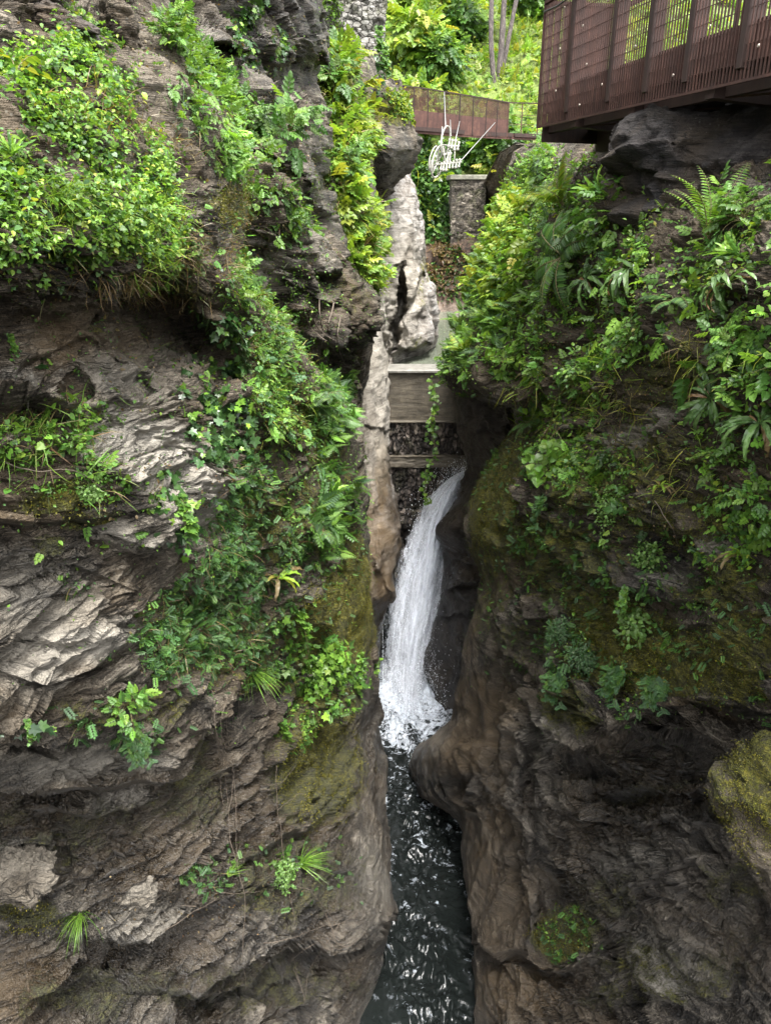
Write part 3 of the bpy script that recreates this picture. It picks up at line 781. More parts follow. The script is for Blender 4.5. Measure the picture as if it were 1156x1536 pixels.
rowsE = [
    (545, [(700, 26), (682, 24.4), (680, 23), (735, 21.5), (810, 19)]),
    (600, [(700, 26), (685, 24.4), (683, 22.9), (738, 21.3), (810, 19)]),
    (650, [(700, 26), (692, 24.3), (690, 22.8), (742, 21), (810, 18.8)]),
    (700, [(715, 26), (703, 24.2), (701, 22.6), (748, 20.8), (810, 18.8)]),
    (750, [(705, 25.5), (690, 24), (688, 22.4), (740, 20.6), (810, 18.8)]),
    (792, [(690, 25), (660, 23.6), (659, 22), (730, 20.3), (810, 18.8)]),
    (830, [(695, 25), (669, 23.6), (668, 22), (730, 20.3), (810, 18.8)]),
    (885, [(695, 25), (666, 23.6), (665, 21.9), (725, 20.3), (810, 18.8)]),
    (940, [(690, 25), (656, 23.4), (655, 21.8), (720, 20.3), (810, 18.8)]),
    (985, [(680, 25), (641, 23.2), (640, 21.7), (715, 20.3), (810, 18.8)]),
    (1012, [(680, 25), (643, 23.2), (642, 21.7), (712, 20.2), (810, 18.8)]),
    (1050, [(690, 24), (657, 22.8), (656, 21.5), (712, 20.2), (810, 18.8)]),
    (1100, [(695, 23.5), (667, 22), (665, 21), (712, 20), (810, 18.8)]),
    (1220, [(700, 22), (672, 20.8), (670, 20), (712, 19), (810, 18)]),
]
sheet("gorge_wall", rowsE, M_ROCK_D, 'right', seed=101, step=1.4, vis=(2, 4), amp=0.6, flute=0.5, label="black wet inner rock wall right of the waterfall", cat="cliff", sil="left",
      ledges=[([(690, 880), (730, 870)], 12, 0.4), ([(680, 920), (730, 915)], 10, 0.3), ([(690, 640), (770, 650)], 14, 0.3), ([(690, 845), (735, 838)], 8, 0.3)],
      smooth=[(680, 960, 60, 110, 0, 0.7)], wet=[(720, 850, 120, 320, 0, 0.9)], ochre=[(680, 760, 30, 40, 0, 0.2)])
# ------------------------------------------------------------------ water
WATER_Z = -13.0


def water_mesh(name, x0, x1, y0, y1, z, nx, ny, amp, mat, label, foam_at=None, seed=5):
    X, Y = np.meshgrid(np.linspace(x0, x1, nx), np.linspace(y0, y1, ny))
    P = np.stack([X, Y, np.zeros_like(X)], -1)
    turb = np.ones_like(X)
    foam = np.zeros_like(X)
    if foam_at is not None:
        r = np.hypot((X - foam_at[0]) * 0.9, Y - foam_at[1])
        foam = np.exp(-(np.maximum(r - 0.2, 0) / 2.0) ** 1.4)
        foam = np.maximum(foam, 0.95 * np.exp(-np.maximum(foam_at[1] - Y, 0) / 4.5) * (Y < foam_at[1] + 1) * (0.5 + 0.5 * sstep(-0.2, 0.5, fbm(P * np.array([1.6, 0.6, 1]), 3, seed + 60))))
        turb = 1 + 1.2 * np.exp(-(r / 2.5) ** 2)
    wp_ = 0.16 * np.stack([fbm(P * 0.9 + 4.1, 2, seed + 41), fbm(P * 0.9 + 9.7, 2, seed + 42), 0 * X], -1)
    patch = 0.20 + 1.5 * sstep(-0.25, 0.40, fbm(P * np.array([0.85, 0.5, 1]), 2, seed + 30))
    Pw = P + wp_
    h = 0.35 * amp * fbm(P * np.array([0.55, 0.5, 1]), 2, seed + 31) + amp * turb * patch * (0.55 * fbm(Pw * np.array([2.3, 1.7, 1]), 5, seed, 0.55)
        + 0.42 * (0.6 - np.abs(fbm(Pw * np.array([3.1, 2.4, 1]), 3, seed + 3))))
    P[..., 2] = z + h + 0.10 * foam * (0.5 + fbm(P * 2.2, 3, seed + 4)) * (amp > 0.02)
    m = np.stack([foam, foam, foam, np.ones_like(foam)], -1)
    idx = np.arange(nx * ny).reshape(ny, nx)
    F = np.stack([idx[:-1, :-1], idx[:-1, 1:], idx[1:, 1:], idx[1:, :-1]], -1).reshape(-1, 4)
    o = mesh_np(name, P.reshape(-1, 3), F, mat, attrs={'foam': m.reshape(-1, 4)})
    tag(o, label, "water", kind='structure')
    return o


def water_material():
    k = NT("stream_water")
    w = k.coords()
    fa = k.attr('foam').outputs['Fac']
    n1 = k.noise(w, 2.6, 8, 0.68, 1.6)
    n2 = k.noise(w, 9.0, 6, 0.7, 1.0)
    web = k.math('ADD', k.math('MULTIPLY', n1, 0.6), k.math('MULTIPLY', n2, 0.4))
    f = k.math('ADD', fa, k.math('MULTIPLY', k.math('SUBTRACT', web, 0.5), 4.2))
    foam = k.ramp(f, [(0.40, 0.0), (0.58, 0.5), (1.0, 1.0)])
    foam = k.math('MULTIPLY', foam, k.ramp(fa, [(0.02, 0.0), (0.20, 1.0)]))
    col = k.mix(foam, (0.009, 0.0112, 0.0105), (0.62, 0.67, 0.74))
    b = k.bsdf(Base_Color=col, Roughness=k.math('ADD', 0.02, k.math('MULTIPLY', foam, 0.5)),
               Normal=k.bump(k.math('ADD', k.noise(w, 14, 4, 0.6, 0.8), k.math('MULTIPLY', foam, 0.5)), 0.22, 0.03))
    k.set(b, 'IOR', 1.36)
    return k.done(b.outputs[0])


def pool_material():
    k = NT("pool_water")
    w = k.coords()
    b = k.bsdf(Base_Color=k.mix(k.noise(w, 0.8, 3), (0.10, 0.115, 0.085), (0.15, 0.165, 0.125)), Roughness=0.12, Normal=k.bump(k.noise(w, 5, 3, 0.5), 0.12, 0.02))
    k.set(b, 'IOR', 1.333)
    return k.done(b.outputs[0])


water_mesh("stream", -3.5, 4.2, 4.5, 24.0, WATER_Z, 330, 760, 0.125, water_material(), "dark rippled stream with foam below the waterfall", foam_at=(0.55, 18.3))
water_mesh("pool", -1.5, 9.0, 24.2, 40.5, -4.98, 60, 90, 0.004, pool_material(), "still grey green pool behind the weir")


# ---- the fall: strands of white water as overlapping curved ribbons
def fall_material():
    k = NT("white_water")
    uv = k.attr('fuv').outputs['Vector']
    st = k.n('ShaderNodeMapping', {'Vector': uv, 'Scale': (4.0, 1.0, 1.0)}).outputs[0]
    st2 = k.n('ShaderNodeMapping', {'Vector': uv, 'Scale': (15.0, 7.0, 1.0)}).outputs[0]
    s = k.n('ShaderNodeSeparateXYZ', {'Vector': uv})
    n1 = k.noise(st, 1.0, 6, 0.62, 1.2)
    n2 = k.noise(st2, 1.0, 6, 0.75, 1.0)
    dens = k.math('ADD', k.math('MULTIPLY', n1, 0.62), k.math('MULTIPLY', n2, 0.5))
    dens = k.math('ADD', dens, k.math('MULTIPLY', s.outputs[2], 0.9))
    a = k.ramp(dens, [(0.62, 0.0), (0.80, 0.6), (1.02, 1.0)])
    col = k.mix(n2, (0.62, 0.68, 0.80), (0.93, 0.95, 0.98))
    b = k.bsdf(Base_Color=col, Roughness=0.45, Normal=k.bump(k.math('ADD', n1, n2), 0.6, 0.08))
    tr = k.n('ShaderNodeBsdfTransparent')
    mx = k.n('ShaderNodeMixShader')
    k.set(mx, 0, a); k.t.links.new(tr.outputs[0], mx.inputs[1]); k.t.links.new(b.outputs[0], mx.inputs[2])
    return k.done(mx.outputs[0])


M_FALL = fall_material()
fall_root = empty("waterfall", P3(600, 1040, 21.6))
tag(fall_root, "white waterfall rushing down beneath the weir into the dark stream", "waterfall", kind='structure')
# centre line of the jet: (px, py, depth, half width px)
FALL = [(704, 700, 24.6, 12), (686, 712, 24.2, 20), (664, 745, 23.6, 30), (645, 800, 23.0, 36), (634, 850, 22.7, 40), (624, 900, 22.4, 42), (615, 950, 22.1, 41), (610, 1000, 21.9, 39), (607, 1050, 21.5, 40), (607, 1075, 21.2, 44)]


def fall_layer(i, dshift, wscale, side, dens0, seed):
    K = np.array(FALL, float)
    S = resample(K[None], [16] * (len(K) - 1), 1)[0]
    nv, nu = len(S), 34
    U = np.linspace(-1, 1, nu)
    V = np.linspace(0, 1, nv)
    px = S[:, None, 0] + side * S[:, None, 3] + U[None] * S[:, None, 3] * wscale
    py = S[:, None, 1] + 0 * U[None] + 10 * np.abs(U[None]) * (S[:, None, 0] > 640)
    d = S[:, None, 2] + dshift + 0.35 * (U[None] ** 2)
    P = pt(px, py, d)
    w = np.stack([np.broadcast_to(U[None] * 1.2, d.shape), np.broadcast_to(V[:, None] * 7, d.shape), np.full(d.shape, seed * 3.1)], -1)
    P = P + np.array([0, -1.0, 0.15]) * (0.16 * fbm(w * np.array([2.0, 0.8, 1]), 4, seed) + 0.05 * fbm(w * np.array([7, 3, 1]), 2, seed + 3))[..., None]
    edge = (1 - np.abs(U[None]) ** 2.2) * (0.72 + 0.28 * np.sin(np.pi * np.clip(V[:, None] * 1.1, 0, 1)))
    fuv = np.stack([np.broadcast_to(U[None] * S[:, None, 3] / 44 + seed, d.shape), np.broadcast_to(V[:, None] * 8 + seed * 2.3, d.shape), edge * dens0, np.ones_like(d)], -1)
    idx = np.arange(nu * nv).reshape(nv, nu)
    F = np.stack([idx[:-1, :-1], idx[:-1, 1:], idx[1:, 1:], idx[1:, :-1]], -1).reshape(-1, 4)
    o = mesh_np("water_sheet", P.reshape(-1, 3) - np.array(fall_root.location)[None], F, M_FALL, fall_root, {'fuv': fuv.reshape(-1, 4)})


fall_layer(0, 0.50, 1.05, 0.0, 0.46, 3)
fall_layer(1, 0.15, 0.85, 0.05, 0.46, 7)
fall_layer(2, -0.20, 0.55, 0.12, 0.42, 12)
M_DROP = NT("spray_drops")
M_DROP = M_DROP.done(M_DROP.bsdf(Base_Color=(0.85, 0.88, 0.93), Roughness=0.3).outputs[0])


def spray():
    n = 6500
    r = np.random.default_rng(3)
    K = resample(np.array(FALL, float)[None], [20] * (len(FALL) - 1), 1)[0]
    i = r.integers(0, len(K), n)
    px = K[i, 0] + r.normal(0, 0.75, n) * K[i, 3]
    py = K[i, 1] + r.normal(0, 8, n)
    d = K[i, 2] - np.abs(r.normal(0, 0.5, n))
    base = r.random(n) < 0.3
    px = np.where(base, 612 + r.normal(0, 30, n), px); py = np.where(base, 1035 + r.normal(0, 32, n), py); d = np.where(base, 21.2 - np.abs(r.normal(0, 0.4, n)), d)
    px = np.maximum(px, 574)
    C = pt(px, py, d)
    C[:, 2] = np.maximum(C[:, 2], WATER_Z + 0.02)
    s = r.uniform(0.003, 0.011, n)
    T = np.array([(1, 0, 0), (-1, 0, 0), (0, 1, 0), (0, -1, 0), (0, 0, 1.8), (0, 0, -1.8)], float)
    V = C[:, None] + T[None] * s[:, None, None]
    f = np.array([(0, 2, 4), (2, 1, 4), (1, 3, 4), (3, 0, 4), (2, 0, 5), (1, 2, 5), (3, 1, 5), (0, 3, 5)])
    F = (f[None] + 6 * np.arange(n)[:, None, None]).reshape(-1, 3)
    o = mesh_np("spray", V.reshape(-1, 3), F, M_DROP)
    tag(o, "fine white spray drops around the waterfall", "spray", kind='stuff')


spray()


# ------------------------------------------------------------------ hillside behind
def hill_z(x, y):
    ys = np.array([30, 37.2, 38.0, 38.6, 39.5, 40.5, 42, 45, 52, 60, 70, 85, 120, 200])
    zs = np.array([-7, -6.2, -5.0, -4.2, -2.4, -1.8, -0.6, 2.6, 7.0, 10.3, 14.4, 22, 36, 60])
    z = np.interp(y, ys, zs)
    z = z + 0.9 * np.exp(-((x - 1.5) / 2.2) ** 2) * sstep(41, 46, y) * 1.2
    return z


def hillside():
    xs = np.concatenate([np.linspace(-90, -8, 30), np.linspace(-7.6, 22, 210), np.linspace(22.6, 110, 34)])
    ys = np.concatenate([np.linspace(36.6, 62, 200), np.linspace(62.5, 90, 60), np.linspace(92, 240, 30)])
    X, Y = np.meshgrid(xs, ys)
    P = np.stack([X, Y, hill_z(X, Y)], -1)
    n = fbm(P * 0.35, 4, 201)
    P[..., 2] += 0.45 * n * sstep(37.5, 41, Y)
    P[..., 1] += 0.5 * fbm(P * 0.6, 4, 211) * sstep(36.6, 37.5, Y)
    P[..., 2] += 0.12 * fbm(P * 2.2, 3, 221)
    idx = np.arange(X.size).reshape(X.shape)
    F = np.stack([idx[:-1, :-1], idx[:-1, 1:], idx[1:, 1:], idx[1:, :-1]], -1).reshape(-1, 4)
    k = NT("hillside_earth")
    w = k.coords()
    c = k.ramp(k.noise(w, 1.2, 6, 0.7), [(0.3, (0.04, 0.04, 0.014)), (0.5, (0.09, 0.13, 0.022)), (0.7, (0.15, 0.19, 0.035))])
    z = k.n('ShaderNodeSeparateXYZ', {'Vector': w}).outputs[2]
    bank = k.ramp(k.math('ADD', k.math('MULTIPLY', z, 0.2), k.math('MULTIPLY', k.noise(w, 1.5, 4), 0.25)), [(-0.0, 1.0), (0.02, 0.0)])
    bankf = k.n('ShaderNodeMapRange', {'Value': k.math('ADD', z, k.math('MULTIPLY', k.noise(w, 1.5, 4), 1.6)), 'From Min': -1.2, 'From Max': -0.4, 'To Min': 1.0, 'To Max': 0.0}).outputs[0]
    sand = k.n('ShaderNodeMapRange', {'Value': k.math('ADD', z, k.math('MULTIPLY', k.noise(w, 2.5, 4), 0.3)), 'From Min': -4.6, 'From Max': -4.35, 'To Min': 1.0, 'To Max': 0.0}).outputs[0]
    c = k.mix(bankf, c, k.ramp(k.noise(w, 4, 5, 0.75), [(0.38, (0.012, 0.009, 0.006)), (0.52, (0.055, 0.034, 0.022)), (0.68, (0.14, 0.085, 0.055))]))
    c = k.mix(sand, c, (0.26, 0.20, 0.16))
    b = k.bsdf(Base_Color=c, Roughness=0.9, Normal=k.bump(k.noise(w, 6, 6, 0.7), 0.8, 0.15))
    o = mesh_np("hillside", P.reshape(-1, 3), F, k.done(b.outputs[0]))
    tag(o, "steep overgrown hillside rising behind the pool", "hillside", kind='structure')
    du = np.gradient(P, axis=1); dv = np.gradient(P, axis=0)
    N = np.cross(du, dv); area = np.linalg.norm(N, axis=-1); N /= area[..., None] + 1e-9
    N *= np.sign(N[..., 2:3])
    qx, qy, qd = project(P)
    SHEETS.append(("hillside", qx.ravel(), qy.ravel(), qd.ravel(), P.reshape(-1, 3), N.reshape(-1, 3), area.ravel()))


hillside()
# ------------------------------------------------------------------ built things
class MB:
    """Collects boxes, bars and tubes into one mesh."""
    def __init__(s):
        s.v, s.q, s.t, s.n = [], [], [], 0

    def add(s, V, Q=None, T=None):
        V = np.asarray(V, float)
        if Q is not None and len(Q): s.q.append(np.asarray(Q) + s.n)
        if T is not None and len(T): s.t.append(np.asarray(T) + s.n)
        s.v.append(V); s.n += len(V)
        return s

    def box(s, c, ax, ay, az, bev=0.0):
        """Box by centre and three half-extent vectors, its edges chamfered by bev."""
        c, ax, ay, az = [np.asarray(a, float) for a in (c, ax, ay, az)]
        if bev <= 0:
            sg = [(-1, -1, -1), (1, -1, -1), (1, 1, -1), (-1, 1, -1), (-1, -1, 1), (1, -1, 1), (1, 1, 1), (-1, 1, 1)]
            V = [c + a * ax + b * ay + d * az for a, b, d in sg]
            return s.add(V, [(0, 3, 2, 1), (4, 5, 6, 7), (0, 1, 5, 4), (1, 2, 6, 5), (2, 3, 7, 6), (3, 0, 4, 7)])
        L = [np.linalg.norm(a) for a in (ax, ay, az)]
        k = [1 - min(bev, 0.45 * l) / l for l in L]
        V, id_ = [], {}
        for a in (-1, 1):
            for b in (-1, 1):
                for d in (-1, 1):
                    for m in range(3):
                        w = [k[0], k[1], k[2]]; w[m] = 1
                        id_[(a, b, d, m)] = len(V)
                        V.append(c + a * w[0] * ax + b * w[1] * ay + d * w[2] * az)
        Q, T = [], []
        for m in range(3):
            o = [i for i in range(3) if i != m]
            for sgn in (-1, 1):
                f = []
                for (p, q) in ((-1, -1), (1, -1), (1, 1), (-1, 1)):
                    e = [0, 0, 0]; e[m] = sgn; e[o[0]] = p; e[o[1]] = q
                    f.append(id_[(*e, m)])
                Q.append(f)
        for m in range(3):           # edges along axis m
            o = [i for i in range(3) if i != m]
            for p in (-1, 1):
                for q in (-1, 1):
                    e0 = [0, 0, 0]; e0[o[0]] = p; e0[o[1]] = q
                    a0 = list(e0); a0[m] = -1; a1 = list(e0); a1[m] = 1
                    Q.append([id_[(*a0, o[0])], id_[(*a1, o[0])], id_[(*a1, o[1])], id_[(*a0, o[1])]])
        for a in (-1, 1):
            for b in (-1, 1):
                for d in (-1, 1):
                    T.append([id_[(a, b, d, 0)], id_[(a, b, d, 1)], id_[(a, b, d, 2)]])
        return s.add(V, Q, T)

    def bar(s, a, b, w, h, up=(0, 0, 1), bev=0.0):
        a, b, up = np.asarray(a, float), np.asarray(b, float), np.asarray(up, float)
        d = b - a
        L = np.linalg.norm(d)
        x = np.cross(d / L, up); x /= np.linalg.norm(x) + 1e-9
        z = np.cross(x, d / L)
        return s.box((a + b) / 2, d / 2, x * w / 2, z * h / 2, bev)

    def tube(s, pts, r, n=8, closed=False, cap=True):
        pts = np.asarray(pts, float)
        m = len(pts)
        r = np.full(m, r) if np.isscalar(r) else np.asarray(r, float)
        V = []
        tang = (np.roll(pts, -1, 0) - np.roll(pts, 1, 0)) if closed else np.gradient(pts, axis=0)
        ref = np.array([0.31, 0.22, 0.93])
        for i in range(m):
            t = tang[i] / (np.linalg.norm(tang[i]) + 1e-9)
            a = np.cross(t, ref)
            if np.linalg.norm(a) < 0.1: a = np.cross(t, [1, 0, 0.1])
            a /= np.linalg.norm(a); b = np.cross(t, a)
            for j in range(n):
                th = 2 * math.pi * j / n
                V.append(pts[i] + r[i] * (a * math.cos(th) + b * math.sin(th)))
        Q = []
        for i in range(m if closed else m - 1):
            i2 = (i + 1) % m
            for j in range(n):
                Q.append((i * n + j, i * n + (j + 1) % n, i2 * n + (j + 1) % n, i2 * n + j))
        T = []
        if not closed and cap:
            V += [pts[0], pts[-1]]
            for j in range(n):
                T.append((m * n, (j + 1) % n, j)); T.append((m * n + 1, (m - 1) * n + j, (m - 1) * n + (j + 1) % n))
        return s.add(V, Q, T)

    def build(s, name, mat, parent=None, smooth=False):
        V = np.concatenate(s.v)
        if parent is not None:
            V = V - world_loc(parent)
        F = [np.concatenate(x) for x in (s.q, s.t) if x]
        return mesh_np(name, V, F, mat, parent, smooth=smooth)


def world_loc(o):
    v = np.zeros(3)
    while o is not None:
        v += np.array(o.location)
        o = o.parent
    return v


def corten(name, a, b, c):
    k = NT(name)
    w = k.coords()
    n1, n2 = k.noise(w, 3.0, 6, 0.7), k.noise(k.coords((9, 9, 0.8)), 2.0, 5, 0.7)
    col = k.ramp(k.math('ADD', k.math('MULTIPLY', n1, 0.6), k.math('MULTIPLY', n2, 0.4)), [(0.35, a), (0.52, b), (0.7, c)])
    return k.done(k.bsdf(Base_Color=col, Roughness=0.72, Metallic=0.15, Normal=k.bump(k.noise(w, 60, 3, 0.7), 0.3, 0.004)).outputs[0])


M_CORT = corten("weathering_steel", (0.026, 0.012, 0.009), (0.058, 0.026, 0.019), (0.105, 0.048, 0.034))
M_CORT_D = corten("dark_weathering_steel", (0.015, 0.008, 0.0065), (0.032, 0.016, 0.012), (0.058, 0.030, 0.022))
M_CORT_F = corten("red_weathering_steel", (0.030, 0.012, 0.009), (0.066, 0.027, 0.019), (0.13, 0.062, 0.042))


def plain(name, col, rough=0.6, metal=0.0, var=0.25, scale=6.0):
    k = NT(name)
    n = k.noise(k.coords(), scale, 5, 0.65)
    lo, hi = tuple(c * (1 - var) for c in col), tuple(min(1, c * (1 + var)) for c in col)
    b = k.bsdf(Base_Color=k.ramp(n, [(0.3, lo), (0.7, hi)]), Roughness=rough, Metallic=metal, Normal=k.bump(k.noise(k.coords(), scale * 8, 4), 0.25, 0.005))
    return k.done(b.outputs[0])


M_CLIP = plain("galvanised_clip", (0.42, 0.36, 0.31), 0.4, 0.5)
M_CABLE = plain("black_cable", (0.03, 0.03, 0.032), 0.5)
M_WHITE = plain("white_painted_wood", (0.24, 0.235, 0.20), 0.6, 0, 0.45, 7)
M_WIRE = plain("steel_wire", (0.20, 0.20, 0.195), 0.5, 0.3)

# ---- walkway on the right, clad in bar grating
W0 = np.array([2.37, 13.37, 1.05])                    # bottom far corner of the cladding
WT = np.array([0.193, -0.981, 0.0])                   # along the walkway, towards the camera
WN = np.array([0.981, 0.193, 0.0])                    # across it, away from the stream
WU = np.array([0, 0, 1.0])
WH, WW, WL = 1.62, 1.15, 9.5


def wp(t, n, z):
    return W0 + WT * t + WN * n + WU * z


def walkway():
    r = empty("walkway", Vector(wp(0, 0, 0)))
    tag(r, "near cantilevered walkway clad in rust brown vertical bar grating, upper right", "walkway")
    m = MB()
    nb = int(WL / 0.058)
    for i in range(nb):
        t = 0.02 + i * 0.058
        m.bar(wp(t, 0, 0.0), wp(t, 0, WH), 0.014, 0.014, WN)
    for j in range(12):
        z = 0.004 + j * (WH - 0.012) / 11
        m.bar(wp(0, 0.004, z), wp(WL, 0.004, z), 0.007, 0.007)
    m.build("side_grating", M_CORT, r)
    m = MB()
    for i in range(int(WW / 0.03)):
        n_ = 0.03 + i * 0.03
        m.bar(wp(0, n_, 0.0), wp(0, n_, WH), 0.016, 0.02, WT)
    for j in range(12):
        z = 0.004 + j * (WH - 0.012) / 11
        m.bar(wp(0.004, 0, z), wp(0.004, WW, z), 0.007, 0.007)
    m.build("end_grating", M_CORT, r)
    m = MB()
    for z0, z1 in ((0, 1),):
        m.bar(wp(-0.012, -0.012, -0.02), wp(-0.012, -0.012, WH + 0.03), 0.03, 0.03, WN)
    m.bar(wp(0, -0.004, WH + 0.02), wp(WL, -0.004, WH + 0.02), 0.05, 0.04)
    m.bar(wp(0, 0, WH + 0.021), wp(0, WW, WH + 0.021), 0.05, 0.04)
    m.bar(wp(0, -0.002, -0.014), wp(WL, -0.002, -0.014), 0.03, 0.022)
    m.build("edge_trim", M_CORT, r)
    m = MB().bar(wp(0.06, WW / 2, 0.40), wp(WL, WW / 2, 0.40), WW - 0.16, 0.10)
    m.build("deck", M_CORT_D, r)
    MB().bar(wp(0.05, 0.085, 0.33), wp(WL, 0.085, 0.33), 0.012, 0.34).build("fascia", M_CORT, r)
    for t in (1.05, 2.35, 3.3, 4.15, 5.1, 6.1, 7.2, 8.4):
        MB().bar(wp(t, 0.055, 0.10), wp(t, 0.055, WH), 0.09, 0.16, WN, 0.004).build("post", M_CORT_D, r)
    for t in (1.2, 3.2, 5.2, 7.2):
        MB().bar(wp(t, WW - 0.05, 0.42), wp(t, WW - 0.05, WH + 0.1), 0.05, 0.012, WN).build("back_post", M_CORT_D, r)
    MB().bar(wp(0.05, WW - 0.05, WH - 0.05), wp(WL, WW - 0.05, WH - 0.05), 0.05, 0.05).build("handrail", M_CORT_D, r)
    MB().bar(wp(0.05, 0.20, 0.06), wp(WL, 0.20, 0.06), 0.10, 0.30).build("long_beam", M_CORT_D, r)
    MB().bar(wp(0.05, WW - 0.12, -0.10), wp(WL, WW - 0.12, -0.10), 0.14, 0.50).build("long_beam", M_CORT_D, r)
    m = MB()
    m.bar(wp(0.03, 0.06, -0.08), wp(0.03, WW, -0.10), 0.05, 0.28)
    m.build("end_beam", M_CORT_D, r)
    for t in (1.25, 2.95, 4.6, 6.3, 8.0):
        MB().bar(wp(t, 0.03, -0.03), wp(t, WW + 0.4, -0.16), 0.16, 0.14).build("cross_beam", M_CORT_D, r)
        MB().bar(wp(t + 0.1, 0.22, -0.09), wp(t + 1.6, 0.9, -0.12), 0.02, 0.02).build("tie_rod", M_CORT, r)
    for t in (2.55, 5.35):
        b = MB()
        b.bar(wp(t, 0.55, -0.20), wp(t + 0.1, WW + 0.5, -1.05), 0.09, 0.09)
        b.bar(wp(t, WW + 0.42, -0.2), wp(t + 0.1, WW + 0.52, -1.1), 0.08, 0.08)
        b.bar(wp(t, 0.75, -0.36), wp(t + 0.04, WW + 0.42, -0.40), 0.03, 0.03)
        b.build("bracket", M_CORT_D, r)
    for t, z in ((0.72, 1.44), (0.66, 0.95), (0.62, 0.42), (2.1, 1.25), (2.15, 0.32), (1.62, 0.62), (3.05, 1.33), (2.95, 0.62), (3.9, 0.2), (3.3, 0.85), (4.4, 1.2), (4.5, 0.55), (5.5, 0.92), (5.35, 0.25), (5.3, 1.4), (1.4, 1.1), (1.5, 0.15), (2.3, 0.75)):
        c = wp(t, -0.012, z)
        MB().tube([c - WN * 0.006, c + WN * 0.004, c + WN * 0.012], [0.014, 0.017, 0.008], 8).build("clip", M_CLIP, r)
    T = [0.0, 0.5, 1.0, 1.6, 2.2, 2.8, 3.6, 4.6]
    m = MB().tube([wp(t, -0.03, WH - 0.10 - 0.05 * math.sin(t * 2.2) + 0.045 * t) for t in T], 0.014, 6)
    m.build("cable", M_CABLE, r, True)


walkway()


# ---- far footbridge
def footbridge():
    A = [(560, 121, 33.0), (600, 128, 33.8), (642, 133.5, 34.4), (690, 141.5, 35.0), (730, 148, 35.3), (763, 154, 35.6), (808, 155, 36.2), (850, 154, 37.0)]
    B = [(560, 190, 33.0), (600, 193, 33.8), (642, 196, 34.4), (690, 200, 35.0), (730, 202.5, 35.3), (763, 204, 35.6), (808, 206, 36.2), (850, 207, 37.0)]
    top, bot = np.array([pt(*a) for a in A]), np.array([pt(*b) for b in B])
    bot[:, :2] = top[:, :2]
    r = empty("footbridge", Vector(bot[2]))
    tag(r, "distant curved footbridge with rust red sheet and mesh railing below the green hillside", "footbridge")

    def lerp(i, f):
        return top[i] * (1 - f) + bot[i] * f
    # solid lower half
    m = MB()
    for i in range(5):
        a, b = lerp(i, 0.52), lerp(i + 1, 0.52)
        c, d = bot[i], bot[i + 1]
        m.bar((a + c) / 2, (b + d) / 2, 0.03, np.linalg.norm(a - c))
    m.build("side_sheet", M_CORT_F, r)
    m = MB()
    for i in range(5):
        for k in range(26):
            f = (k + 0.5) / 26
            p, q = top[i] * (1 - f) + top[i + 1] * f, lerp(i, 0.53) * (1 - f) + lerp(i + 1, 0.53) * f
            m.bar(p, q, 0.035, 0.012, (0.2, 1, 0))
    m.build("mesh_panel", M_CORT_F, r)
    m = MB()
    for i in range(7):
        m.bar(top[i], top[i + 1], 0.06, 0.05)
    m.build("handrail", M_CORT_D, r)
    m = MB()
    for i in range(5, 7):
        for f in (0.35, 0.62):
            m.bar(lerp(i, f), lerp(i + 1, f), 0.02, 0.02)
    m.build("rail_wire", M_CORT_F, r)
    for i in range(7):
        for f in ((0.0, 0.5) if i < 5 else (0.0, 0.45)):
            p = top[i] * (1 - f) + top[i + 1] * f
            q = bot[i] * (1 - f) + bot[i + 1] * f
            MB().bar(p, q, 0.05, 0.07, (0.2, 1, 0)).build("post", M_CORT_D if i < 5 else M_CORT_F, r)
    m = MB()
    for i in range(7):
        n = np.array([0.1, 1, 0]) * 0.75
        m.bar(bot[i] + n + [0, 0, 0.09], bot[i + 1] + n + [0, 0, 0.09], 1.46, 0.16)
    m.build("deck", M_CORT_D, r)
    m = MB()
    for i in range(7):
        m.bar(bot[i] + [0, 0.05, 0.02], bot[i + 1] + [0, 0.05, 0.02], 0.10, 0.22)
    m.build("edge_beam", M_CORT_F, r)


footbridge()


